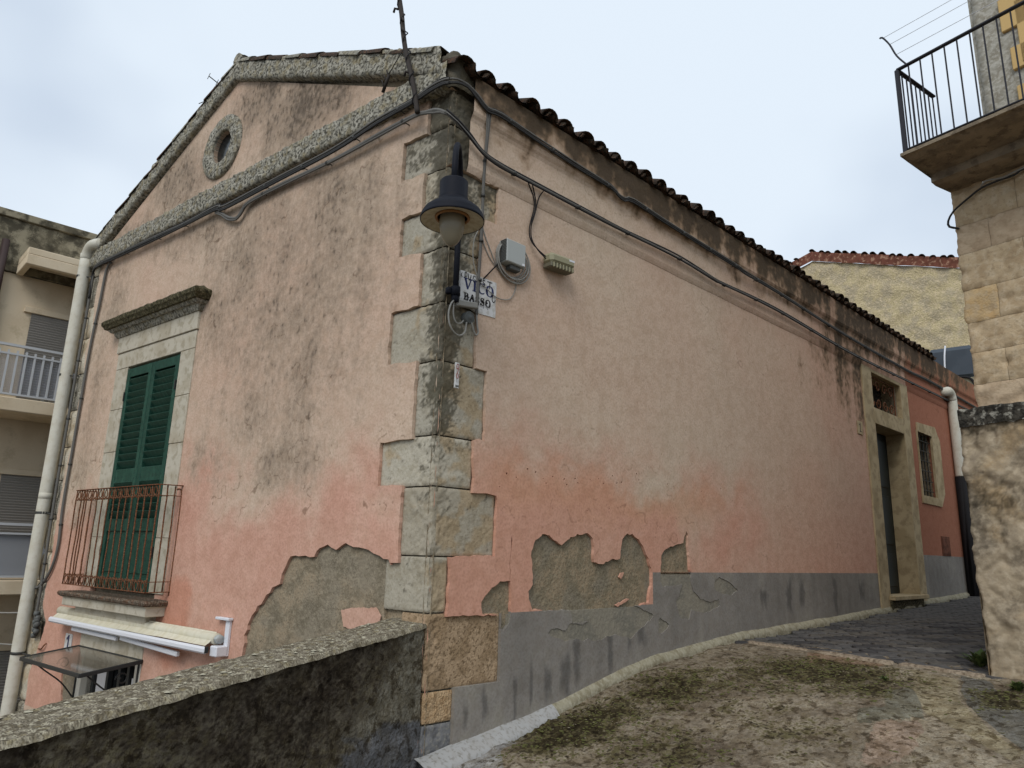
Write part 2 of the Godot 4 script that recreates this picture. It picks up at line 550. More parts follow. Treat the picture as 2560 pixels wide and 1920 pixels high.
# the concrete of the ramp, mapped over x -1..7, z -6..2
func paint_ground() -> ImageTexture:
	var w := 896
	var h := 896
	var big := nb(w, h, 0.0045, 4, 41, 1, 1, false)
	var mid := nb(w, h, 0.018, 4, 42, 1, 1, false)
	var fine := nb(w, h, 0.09, 4, 43, 1, 1, false)
	var crk := nb(w, h, 0.006, 2, 44, 1, 1, false, FastNoiseLite.TYPE_CELLULAR, FastNoiseLite.RETURN_DISTANCE2_SUB)
	var zones := [
		[pv([2.4, -2.41, 2.63, -2.62, 2.72, -2.39, 2.77, -2.12, 2.72, -1.89, 2.6, -1.75, 2.51, -1.78, 2.46, -2.05]), C(152, 133, 117)],
		[pv([2.2, -3.22, 2.32, -3.43, 2.5, -3.12, 2.64, -2.69, 2.47, -2.53, 2.29, -2.35, 2.18, -2.63, 2.32, -2.81]), C(120, 118, 105)],
		[pv([2.35, -4.29, 2.5, -4.2, 2.8, -3.16, 3.0, -2.84, 3.33, -2.38, 3.6, -2.6, 3.17, -3.27, 2.89, -3.71, 2.76, -4.07]), C(106, 105, 100)],
		[pv([2.11, -4.17, 2.54, -3.96, 2.76, -3.18, 3.08, -2.65, 3.33, -2.36, 3.29, -2.19, 3.06, -2.4, 2.62, -2.81, 2.38, -3.31]), C(146, 136, 112)],
		[pv([0.97, -4.45, 1.22, -3.9, 1.78, -4.06, 1.82, -4.33]), C(140, 117, 97)],
		[pv([0.0, -0.07, -0.13, -1.51, 0.1, -1.4, 0.24, -0.6, 0.6, -0.3, 0.7, 0.2, 0.0, 0.4]), C(160, 160, 160)]]
	var moss := [[0.45, -1.3, 0.5, 1.0, 0.85], [0.6, -2.4, 0.6, 0.9, 0.7], [1.5, -3.6, 1.1, 0.9, 0.75], [1.1, -3.0, 0.9, 0.7, 0.5], [2.0, -3.2, 0.5, 0.5, 0.6], [1.2, -1.3, 0.8, 0.6, 0.5], [2.0, -2.0, 0.5, 0.5, 0.4], [3.0, -3.5, 0.35, 0.6, 0.7], [1.5, -2.2, 0.7, 0.4, 0.4]]
	var mm := blob_map(w, h, Rect2(-0.5, -5.0, 5.0, 5.5), moss)
	var zp := []
	for zn in zones: zp.append(PackedVector2Array(zn[0]))
	var out := PackedByteArray(); out.resize(w * h * 3)
	var k := 0
	for y in h:
		var z := 0.5 - 5.5 * y / h
		for x in w:
			var i := y * w + x
			var X := -0.5 + 5.0 * x / w
			var a := big[i] / 255.0 - 0.5
			var b := mid[i] / 255.0 - 0.5
			var c := fine[i] / 255.0 - 0.5
			var r := 136.0 + a * 44 + b * 44 + c * 44
			var g := 126.0 + a * 44 + b * 44 + c * 40
			var bl := 110.0 + a * 40 + b * 40 + c * 36
			var q := Vector2(X + b * 0.08 + c * 0.04, z + b * 0.08 + c * 0.05)
			for zi in (0 if q.x > 3.7 or q.y > 0.5 or q.y < -4.6 else zones.size()):
				if Geometry2D.is_point_in_polygon(q, zp[zi]):
					var zn: Array = zones[zi]
					var l := 0.97 + b * 0.3 + c * 0.2
					r += (zn[1].r8 * l - r) * 0.85; g += (zn[1].g8 * l - g) * 0.85; bl += (zn[1].b8 * l - bl) * 0.85
			var m := mm[i] / 255.0
			var t := sst(0.30, 0.7, m + b * 0.7 + c * 1.1)
			r += (80 - r) * t * 0.8; g += (75 - g) * t * 0.8; bl += (48 - bl) * t * 0.8
			var t2 := sst(0.55, 0.8, m + b * 0.7 - c * 1.3)
			r += (48 - r) * t2 * 0.8; g += (42 - g) * t2 * 0.8; bl += (28 - bl) * t2 * 0.8
			if crk[i] < 4 and a > -0.02: r *= 0.5; g *= 0.5; bl *= 0.5
			out[k] = clampi(int(r), 0, 255); out[k + 1] = clampi(int(g), 0, 255); out[k + 2] = clampi(int(bl), 0, 255)
			k += 3
	return to_tex(out, w, h)

# face of the low wall, s 0..6 along it, height -1..1.2: black film over concrete, bare near the house, grey paint at the foot
func paint_parapet() -> ImageTexture:
	var w := 768
	var h := 384
	var big := nb(w, h, 0.008, 4, 51, 1, 1, false)
	var mid := nb(w, h, 0.03, 4, 52, 1, 1, false)
	var fine := nb(w, h, 0.14, 4, 53, 1, 1, false)
	var out := PackedByteArray(); out.resize(w * h * 3)
	var k := 0
	for y in h:
		var v := 1.2 - 2.2 * y / h
		for x in w:
			var i := y * w + x
			var s := 6.0 * x / w
			var a := big[i] / 255.0 - 0.5
			var b := mid[i] / 255.0 - 0.5
			var c := fine[i] / 255.0 - 0.5
			var r := 122.0 + b * 40 + c * 40
			var g := 118.0 + b * 40 + c * 40
			var bl := 106.0 + b * 36 + c * 36
			# grey paint
			var gp := sst(0.03, -0.03, v - 0.30 - s * 0.02 + b * 0.12 + a * 0.1)
			r += (104 + b * 30 - r) * gp; g += (105 + b * 30 - g) * gp; bl += (108 + b * 30 - bl) * gp
			# black film
			var t := sst(-0.16, 0.16, s - 0.16 - (1.0 - v) * 0.95 + a * 0.8 + b * 0.5 + c * 0.2) * sst(-0.12, 0.12, v - 0.32 + s * 0.13 + a * 0.3 + b * 0.3)
			t = maxf(t, sst(0.1, 0.3, b + c) * 0.6 * (1.0 - gp))
			r += (80 + c * 54 + b * 40 + a * 40 - r) * t; g += (74 + c * 54 + b * 40 + a * 40 - g) * t; bl += (64 + c * 48 + b * 34 + a * 36 - bl) * t
			var o := sst(0.05, 0.4, a * 0.8 + c * 0.9) * t
			r += (76 - r) * o * 0.45; g += (70 - g) * o * 0.45; bl += (48 - bl) * o * 0.45
			out[k] = clampi(int(r), 0, 255); out[k + 1] = clampi(int(g), 0, 255); out[k + 2] = clampi(int(bl), 0, 255)
			k += 3
	return to_tex(out, w, h)

func make_sky() -> ImageTexture:
	var w := 768
	var h := 384
	var n1 := noise(0.9, 4, 71)
	var n2 := noise(2.6, 4, 72)
	var out := PackedFloat32Array(); out.resize(w * h * 3)
	var k := 0
	for y in h:
		var el := PI * (0.5 - (y + 0.5) / h)
		for x in w:
			var az := TAU * (x + 0.5) / w
			var d := Vector3(cos(el) * sin(az), absf(sin(el)) * 1.6, cos(el) * cos(az))
			var f := n1.get_noise_3dv(d) * 0.75 + n2.get_noise_3dv(d) * 0.3
			var t := sst(-0.05, 0.55, f)
			out[k] = lerpf(0.78, 0.57, t); out[k + 1] = lerpf(0.875, 0.665, t); out[k + 2] = lerpf(0.98, 0.80, t)
			k += 3
	var im := Image.create_from_data(w, h, false, Image.FORMAT_RGBF, out.to_byte_array())
	return ImageTexture.create_from_image(im)

func make_materials() -> void:
	H.plaster = height_tex(512, [[0.012, 4, 1, 0.5], [0.06, 4, 2, 0.45], [0.25, 2, 3, 0.15]])
	H.rock = height_tex(512, [[0.02, 4, 4, 0.6], [0.07, 4, 5, 0.7], [0.05, 2, 6, 0.35, FastNoiseLite.TYPE_CELLULAR, FastNoiseLite.RETURN_DISTANCE]])
	H.fine = height_tex(256, [[0.08, 4, 7, 0.8]])
	var grain := layered(256, C(255, 255, 255), [[C(236, 232, 226), 0.05, 4, 81, 0.4, 0.7, 0.5], [C(222, 218, 214), 0.25, 3, 82, 0.5, 0.75, 0.5]])
	M.pinkL = skin_mat(paint_left(), grain, H.plaster, 0.55)
	M.pinkR = skin_mat(paint_right(), grain, H.plaster, 0.4)
	M.dado = skin_mat(paint_dado(), grain, H.plaster, 0.35)
	M.mortar = tmat(layered(512, C(150, 135, 113), [[C(132, 124, 109), 0.005, 3, 94, 0.42, 0.6, 0.8], [C(116, 107, 90), 0.012, 4, 91, 0.45, 0.65, 0.7], [C(158, 148, 128), 0.06, 4, 92, 0.5, 0.7, 0.5], [C(92, 84, 70), 0.15, 3, 93, 0.6, 0.75, 0.5], [C(92, 84, 70), 0.012, 1, 95, 0.04, 0.0, 0.6, 1, 1, 1]]), 0.55, 0.95, H.rock, 0.8)
	M.worn = tmat(layered(384, C(136, 130, 117), [[C(122, 118, 108), 0.01, 4, 99, 0.42, 0.62, 0.8], [C(150, 144, 128), 0.05, 4, 96, 0.55, 0.72, 0.5]]), 0.6, 0.95, H.rock, 0.5)
	M.mortarR = tmat(layered(512, C(148, 132, 109), [[C(128, 120, 105), 0.006, 3, 97, 0.42, 0.58, 0.9], [C(118, 109, 90), 0.02, 4, 98, 0.45, 0.65, 0.6], [C(146, 138, 118), 0.07, 4, 92, 0.55, 0.72, 0.5], [C(88, 82, 68), 0.15, 3, 93, 0.6, 0.75, 0.5]]), 0.55, 0.95, H.rock, 0.8)
	M.stone = tmat(layered(512, C(196, 188, 170), [[C(172, 152, 122), 0.006, 3, 101, 0.45, 0.7, 0.8], [C(200, 193, 176), 0.03, 4, 102, 0.5, 0.7, 0.6], [C(128, 118, 98), 0.14, 4, 103, 0.6, 0.74, 0.7]]), 0.7, 0.92, H.rock, 0.5)
	M.lichen = tmat(layered(512, C(188, 182, 167), [[C(150, 138, 116), 0.008, 3, 115, 0.45, 0.65, 0.7], [C(84, 79, 68), 0.09, 4, 111, 0.5, 0.66, 0.8], [C(192, 188, 172), 0.12, 4, 112, 0.54, 0.68, 0.7], [C(56, 53, 46), 0.2, 3, 113, 0.56, 0.68, 0.85], [C(74, 69, 58), 0.012, 4, 114, 0.58, 0.72, 0.65]]), 0.8, 0.95, H.rock, 1.1)
	M.quoin = tmat(layered(512, C(204, 198, 184), [[C(184, 176, 158), 0.008, 3, 116, 0.45, 0.65, 0.7], [C(214, 209, 196), 0.05, 4, 117, 0.52, 0.68, 0.6], [C(158, 150, 132), 0.08, 3, 118, 0.64, 0.8, 0.5]]), 0.7, 0.92, H.rock, 0.4)
	M.quoin.vertex_color_use_as_albedo = true
	M.rake = tmat(layered(384, C(158, 154, 142), [[C(108, 104, 92), 0.02, 4, 121, 0.42, 0.62, 0.8], [C(182, 179, 166), 0.05, 4, 122, 0.5, 0.65, 0.7], [C(52, 50, 44), 0.055, 4, 123, 0.54, 0.64, 0.85], [C(140, 126, 92), 0.015, 3, 124, 0.6, 0.7, 0.5]]), 1.0, 0.95, H.rock, 0.5)
	M.yellowstone = tmat(layered(256, C(176, 150, 118), [[C(150, 122, 90), 0.04, 4, 131, 0.45, 0.65, 0.8], [C(205, 178, 140), 0.1, 3, 132, 0.55, 0.7, 0.6]]), 1.2, 0.95, H.rock, 1.4)
	M.plinthstone = tmat(layered(256, C(168, 145, 118), [[C(142, 120, 94), 0.02, 4, 133, 0.45, 0.65, 0.8], [C(110, 92, 70), 0.1, 3, 134, 0.62, 0.75, 0.8]]), 1.0, 0.95, H.rock, 0.6)
	M.dadostone = tmat(layered(256, C(120, 120, 121), [[C(96, 96, 98), 0.03, 4, 135, 0.45, 0.7, 0.8], [C(148, 144, 134), 0.08, 3, 136, 0.6, 0.75, 0.6]]), 1.0, 0.92, H.rock, 0.4)
	M.rustplate = tmat(layered(128, C(112, 70, 54), [[C(84, 52, 40), 0.04, 4, 137, 0.45, 0.7, 0.8]]), 1.0, 0.8)
	M.lichenpale = solid(C(174, 168, 148), 0.95)
	M.slabstone = tmat(layered(256, C(140, 127, 108), [[C(116, 104, 88), 0.02, 4, 138, 0.42, 0.62, 0.8], [C(82, 73, 62), 0.03, 4, 139, 0.6, 0.74, 0.6]]), 0.8, 0.95, H.rock, 0.6)
	M.iron = solid(C(44, 44, 50), 0.6, 0.2)
	M.pipedark = solid(C(58, 44, 42), 0.6)
	M.meshscreen = StandardMaterial3D.new()
	M.meshscreen.transparency = BaseMaterial3D.TRANSPARENCY_ALPHA
	M.meshscreen.albedo_color = Color(0.6, 0.62, 0.66, 0.35)
	M.meshscreen.roughness = 0.8
	M.meshdense = M.meshscreen.duplicate()
	M.meshdense.albedo_color = Color(0.6, 0.61, 0.63, 0.7)
	M.casing = tmat(layered(384, C(188, 181, 165), [[C(168, 158, 138), 0.01, 4, 141, 0.4, 0.75, 0.8], [C(146, 136, 116), 0.03, 4, 142, 0.55, 0.75, 0.6]]), 0.6, 0.9, H.fine, 0.15)
	M.doorcasing = tmat(layered(256, C(178, 160, 128), [[C(156, 138, 106), 0.012, 4, 143, 0.45, 0.7, 0.8], [C(134, 118, 92), 0.04, 4, 144, 0.56, 0.75, 0.5]]), 0.5, 0.9, H.fine, 0.15)
	M.mossy = tmat(layered(256, C(92, 84, 64), [[C(58, 56, 32), 0.06, 4, 151, 0.42, 0.6, 0.9], [C(128, 120, 98), 0.1, 4, 152, 0.55, 0.7, 0.8], [C(34, 32, 24), 0.05, 4, 153, 0.56, 0.7, 0.8]]), 1.4, 0.95, H.rock, 1.0)
	M.sill = tmat(layered(256, C(96, 84, 72), [[C(58, 50, 42), 0.05, 4, 154, 0.42, 0.6, 0.9], [C(150, 140, 124), 0.08, 4, 155, 0.55, 0.68, 0.8], [C(112, 70, 48), 0.03, 4, 156, 0.6, 0.72, 0.6]]), 1.6, 0.95, H.rock, 0.6)
	M.rust = tmat(layered(256, C(110, 70, 48), [[C(66, 44, 34), 0.05, 4, 161, 0.42, 0.6, 0.9], [C(150, 90, 56), 0.08, 3, 162, 0.55, 0.7, 0.8], [C(150, 128, 104), 0.06, 3, 163, 0.62, 0.72, 0.7]]), 3.0, 0.9)
	M.green = tmat(layered(256, C(30, 68, 56), [[C(48, 88, 74), 0.02, 4, 171, 0.5, 0.75, 0.7, 1, 4], [C(22, 50, 42), 0.06, 4, 172, 0.55, 0.75, 0.7], [C(70, 98, 86), 0.12, 3, 173, 0.68, 0.8, 0.5]]), 1.0, 0.55, H.fine, 0.05)
	M.tile = tmat(layered(256, C(92, 66, 50), [[C(56, 46, 38), 0.03, 4, 181, 0.4, 0.56, 0.9], [C(122, 88, 64), 0.08, 3, 182, 0.6, 0.74, 0.6], [C(42, 40, 33), 0.06, 4, 183, 0.48, 0.6, 0.9]]), 1.3, 0.95, H.rock, 0.4)
	M.paving = [tmat(layered(256, C(90, 88, 86), [[C(66, 65, 65), 0.03, 4, 191, 0.45, 0.65, 0.8], [C(92, 90, 88), 0.12, 3, 192, 0.58, 0.75, 0.5]]), 1.0, 0.75, H.fine, 0.3)]
	M.paving.append(M.paving[0].duplicate()); M.paving[1].albedo_color = C(196, 196, 200)
	M.paving.append(M.paving[0].duplicate()); M.paving[2].albedo_color = C(255, 250, 240)
	var pale: StandardMaterial3D = M.paving[0].duplicate()
	pale.albedo_texture = layered(128, C(112, 110, 106), [[C(90, 88, 86), 0.04, 4, 193, 0.45, 0.65, 0.8]])
	M.paving.append(pale)
	M.grout = solid(C(34, 33, 31), 0.95)
	M.kerb = tmat(layered(256, C(150, 144, 124), [[C(118, 110, 88), 0.03, 4, 201, 0.45, 0.65, 0.8], [C(172, 168, 152), 0.1, 3, 202, 0.55, 0.7, 0.6]]), 0.8, 0.95, H.rock, 0.5)
	M.kerbwhite = tmat(layered(256, C(162, 162, 161), [[C(156, 154, 150), 0.03, 4, 203, 0.5, 0.7, 0.8], [C(120, 116, 108), 0.1, 3, 204, 0.62, 0.75, 0.8]]), 0.8, 0.9, H.fine, 0.15)
	M.border = tmat(layered(256, C(154, 140, 122), [[C(124, 110, 92), 0.04, 4, 205, 0.45, 0.7, 0.8], [C(84, 72, 58), 0.08, 4, 206, 0.58, 0.7, 0.8]]), 1.0, 0.95, H.rock, 0.6)
	M.coping = tmat(layered(512, C(136, 128, 112), [[C(92, 84, 68), 0.022, 4, 211, 0.42, 0.6, 0.9], [C(184, 177, 156), 0.03, 4, 212, 0.57, 0.64, 0.85], [C(58, 52, 42), 0.12, 4, 213, 0.55, 0.66, 0.8], [C(146, 132, 92), 0.02, 4, 214, 0.68, 0.78, 0.5]]), 1.1, 0.95, H.rock, 1.2)
	M.tan = [tmat(layered(512, C(186, 166, 136), [[C(166, 144, 114), 0.012, 4, 221, 0.42, 0.65, 0.8], [C(200, 184, 158), 0.03, 4, 222, 0.54, 0.68, 0.7], [C(140, 120, 94), 0.06, 4, 223, 0.6, 0.8, 0.5]]), 0.6, 0.95, H.rock, 0.6)]
	M.tan.append(tmat(layered(256, C(190, 164, 124), [[C(180, 150, 106), 0.02, 4, 224, 0.42, 0.65, 0.8], [C(184, 164, 134), 0.03, 4, 225, 0.46, 0.62, 0.9]]), 0.9, 0.95, H.rock, 0.8))
	M.tan.append(tmat(layered(256, C(188, 168, 142), [[C(170, 148, 122), 0.02, 4, 226, 0.42, 0.65, 0.8], [C(150, 130, 104), 0.06, 4, 227, 0.6, 0.8, 0.5]]), 0.7, 0.95, H.rock, 0.6))
	M.garden = tmat(layered(512, C(166, 151, 128), [[C(148, 134, 112), 0.01, 4, 231, 0.35, 0.7, 0.8], [C(100, 92, 80), 0.007, 5, 232, 0.46, 0.78, 0.8], [C(186, 172, 150), 0.05, 4, 233, 0.54, 0.68, 0.6], [C(170, 140, 98), 0.006, 4, 234, 0.7, 0.9, 0.5]]), 0.4, 0.95, H.rock, 0.9)
	M.garden.vertex_color_use_as_albedo = true
	M.gardentop = tmat(layered(512, C(70, 66, 59), [[C(36, 34, 31), 0.015, 4, 241, 0.4, 0.58, 0.9], [C(160, 157, 146), 0.02, 3, 242, 0.6, 0.64, 0.85], [C(32, 31, 28), 0.05, 3, 243, 0.62, 0.68, 0.7]]), 0.8, 0.95, H.rock, 1.6)
	M.upper = tmat(layered(384, C(166, 162, 150), [[C(142, 136, 122), 0.02, 4, 251, 0.42, 0.6, 0.9], [C(186, 182, 172), 0.05, 4, 252, 0.55, 0.66, 0.8]]), 0.9, 0.95, H.plaster, 0.8)
	M.ochre = solid(C(204, 172, 116), 0.9)
	M.backwall = tmat(layered(512, C(190, 175, 138), [[C(172, 160, 136), 0.01, 4, 261, 0.4, 0.62, 0.95], [C(208, 190, 160), 0.04, 4, 262, 0.54, 0.68, 0.7], [C(150, 136, 106), 0.1, 4, 263, 0.58, 0.7, 0.7]]), 0.35, 0.95, H.rock, 2.5)
	M.redband = tmat(layered(256, C(112, 70, 57), [[C(96, 60, 48), 0.04, 4, 271, 0.45, 0.65, 0.8], [C(172, 140, 116), 0.05, 4, 272, 0.6, 0.72, 0.8]]), 0.4, 0.95)
	M.beige = tmat(layered(256, C(212, 196, 170), [[C(198, 180, 152), 0.008, 4, 281, 0.35, 0.75, 0.7], [C(168, 152, 124), 0.02, 4, 282, 0.62, 0.85, 0.4]]), 0.4, 0.92)
	M.atticwall = tmat(layered(384, C(142, 134, 114), [[C(88, 82, 68), 0.01, 5, 284, 0.34, 0.66, 0.9], [C(160, 152, 130), 0.03, 4, 285, 0.55, 0.75, 0.5], [C(62, 58, 48), 0.02, 5, 286, 0.5, 0.78, 0.8]]), 0.45, 0.95)
	M.roller = solid(C(138, 134, 128), 0.6)
	M.railgrey = solid(C(184, 186, 188), 0.6)
	M.pvc = tmat(layered(256, C(206, 203, 190), [[C(190, 184, 166), 0.015, 4, 291, 0.45, 0.7, 0.7], [C(186, 180, 162), 0.06, 4, 292, 0.6, 0.76, 0.4]]), 0.8, 0.5)
	M.strap = solid(C(70, 70, 68), 0.6, 0.4)
	M.black = solid(C(40, 40, 42), 0.55)
	M.cable = solid(C(46, 45, 44), 0.7)
	M.cablegrey = solid(C(142, 140, 134), 0.65)
	M.conduit = solid(C(98, 96, 92), 0.7)
	M.lampmetal = solid(C(22, 24, 32), 0.6, 0.0, 0.25)
	M.reflector = tmat(layered(128, C(196, 188, 166), [[C(170, 158, 130), 0.04, 4, 301, 0.5, 0.7, 0.8]]), 3.0, 0.6)
	M.globe = solid(C(132, 123, 104), 0.3)
	M.globe.backlight_enabled = true
	M.globe.backlight = Color(0.4, 0.4, 0.4)
	M.brass = solid(C(150, 110, 70), 0.5, 0.3)
	M.enamel = tmat(layered(128, C(206, 206, 206), [[C(180, 178, 172), 0.04, 4, 302, 0.5, 0.7, 0.8]]), 2.0, 0.35)
	M.navy = solid(C(34, 42, 84), 0.5)
	M.ink = solid(C(24, 22, 24), 0.8)
	M.redink = solid(C(150, 70, 60), 0.7)
	M.plastic = solid(C(166, 170, 168), 0.5)
	M.plasticdark = solid(C(92, 94, 92), 0.6)
	M.khaki = solid(C(146, 142, 116), 0.55)
	M.khakidark = solid(C(104, 100, 84), 0.6)
	M.awning = tmat(layered(256, C(208, 203, 184), [[C(196, 188, 158), 0.03, 3, 311, 0.5, 0.6, 0.5, 1, 4], [C(184, 176, 154), 0.03, 4, 312, 0.55, 0.75, 0.5]]), 1.2, 0.85)
	M.white = solid(C(218, 220, 226), 0.4)
	M.darkframe = solid(C(44, 46, 46), 0.5)
	M.glass = StandardMaterial3D.new()
	M.glass.transparency = BaseMaterial3D.TRANSPARENCY_ALPHA
	M.glass.albedo_color = Color(0.55, 0.52, 0.46, 0.35)
	M.glass.roughness = 0.08
	M.pane = solid(C(30, 32, 33), 0.15, 0.0, 0.5)
	M.doordark = solid(C(18, 30, 30), 0.5)
	M.dark = solid(C(40, 34, 30), 0.9)
	M.curtain = solid(C(206, 204, 204), 0.8)
	M.whitetile = solid(C(200, 196, 184), 0.4)
	M.tank = tmat(layered(256, C(70, 77, 85), [[C(62, 69, 77), 0.01, 4, 321, 0.45, 0.65, 0.7]]), 0.6, 0.6)
	M.leaf = [solid(C(66, 86, 40), 0.7), solid(C(84, 100, 48), 0.7), solid(C(52, 70, 34), 0.7)]
	for l in M.leaf:
		l.backlight_enabled = true
		l.backlight = Color(0.3, 0.3, 0.2)
	M.mosstuft = solid(C(84, 84, 46), 0.95)
	M.pebble = tmat(layered(128, C(150, 142, 122), [[C(110, 102, 84), 0.06, 4, 331, 0.45, 0.65, 0.8]]), 4.0, 0.95)
	M.street = tmat(layered(256, C(104, 100, 94), [[C(84, 80, 76), 0.03, 4, 341, 0.45, 0.65, 0.8]]), 0.3, 0.95)
	var crumbs := layered(512, C(255, 255, 255), [[C(214, 208, 198), 0.012, 4, 345, 0.45, 0.62, 0.7], [C(196, 188, 174), 0.04, 4, 346, 0.55, 0.72, 0.5], [C(170, 160, 146), 0.1, 3, 348, 0.66, 0.76, 0.5], [C(130, 120, 106), 0.02, 5, 349, 0.66, 0.72, 0.7]])
	M.ground = skin_mat(paint_ground(), crumbs, H.rock, 0.9)
	M.parapet = skin_mat(paint_parapet(), crumbs, H.rock, 1.0)
	print("materials ", Time.get_ticks_msec())

# ------------------------------------------------------------------ the pink house
var QL := [0.0, 5.72, 0.29, 5.72, 0.295, 5.352, 0.607, 5.356, 0.61, 4.95, 0.30, 4.937, 0.31, 4.557, 0.565, 4.565, 0.573, 4.179, 0.278, 4.155, 0.278, 3.651, 0.625, 3.653, 0.633, 3.163, 0.268, 3.146, 0.26, 2.464, 0.651, 2.471, 0.646, 2.097, 0.354, 2.091, 0.344, 1.461, 0.51, 1.444, 0.49, 1.02, 0.45, 0.95, 0.3, 0.95, 0.3, -2.6, 0.0, -2.6]
var QR := [0.0, 5.72, 0.28, 5.72, 0.28, 5.33, 0.285, 4.925, 0.59, 4.923, 0.582, 4.551, 0.40, 4.544, 0.386, 3.598, 0.388, 3.123, 0.523, 3.119, 0.514, 2.499, 0.396, 2.495, 0.417, 2.053, 0.689, 2.046, 0.688, 1.532, 0.194, 1.515, 0.197, 1.062, 0.79, 1.045, 0.801, 0.506, 0.309, 0.501, 0.316, 0.253, 0.32, -0.6, 0.0, -0.6]

func quoin_block(house: Node3D, v0: float, v1: float, uL: float, uR: float, m: Material, amp: float, out := 0.0) -> void:
	var st := new_st(true)
	var step := 0.015
	var n := int((uL + uR) / step)
	var k := maxi(4, int((v1 - v0) / step))
	var lum := rng.randf_range(0.60, 0.74)
	var warm := rng.randf_range(0.03, 0.13)
	var tint := Color(lum, lum * (1.0 - warm * 0.5), lum * (0.97 - warm))
	var g := []
	for ia in n + 1:
		var row := []
		for ib in k + 1:
			var a := float(ia) / n
			var b := float(ib) / k
			var s := -uL + (uL + uR) * a
			var v := v0 + 0.006 + (v1 - v0 - 0.012) * b
			var t := clampf(s / 0.018 * 0.5 + 0.5, 0, 1)
			var nn := NL.lerp(NR, t).normalized()
			var base := DL * maxf(-s, 0.0) + DR * maxf(s, 0.0)
			if absf(s) < 0.018: base -= (NL + NR).normalized() * 0.006 * (1.0 - absf(s) / 0.018)
			var p := base + UP * v
			var rough_zone := 0.25 + 0.75 * sst(0.30, 0.12, absf(s + 0.04) + nz3.get_noise_3dv(p * 6.0) * 0.06)
			var pit := maxf(0.0, nzc.get_noise_3dv(p * 16.0) - 0.15)
			var d := out - 0.010 + (fbm(p * 8.0) * amp - pit * amp * 2.2) * rough_zone
			d -= 0.008 * (sst(0.018, 0.0, b * (v1 - v0)) + sst(0.018, 0.0, (1.0 - b) * (v1 - v0)))
			if ia == 0 or ia == n: d -= 0.03
			# black lichen crust where the photograph has it: along the arris and over the top stones
			var crust := 0.78 * sst(0.32, 0.02, absf(s - 0.02)) * sst(1.7, 3.0, v) + 0.12 + 0.5 * sst(4.4, 5.5, v) + 0.3 * sst(3.1, 3.6, v) * sst(0.0, 0.06, s) + fbm(p * 5.0) * 0.28 + nzc.get_noise_3dv(p * 22.0) * 0.30 + nz3.get_noise_3dv(p * 50.0) * 0.16
			var cr := sst(0.34, 0.72, crust)
			var c := tint
			# ochre wash on the alley side of the lower stones
			var och := sst(0.1, 0.45, fbm(p * 3.0 + Vector3(4, 0, 0)) * 0.7 + (0.35 if s > 0.05 and v > 1.1 else -0.3))
			c = c.lerp(Color(0.62, 0.48, 0.32), och * 0.6).lerp(Color(0.13, 0.125, 0.105), cr * 0.85)
			row.append([p + nn * d, c])
		g.append(row)
	for ia in n:
		for ib in k:
			for q in [g[ia][ib], g[ia + 1][ib + 1], g[ia + 1][ib], g[ia][ib], g[ia][ib + 1], g[ia + 1][ib + 1]]:
				st.set_color(q[1]); st.add_vertex(q[0])
	put(st, "quoin_block", m, house)

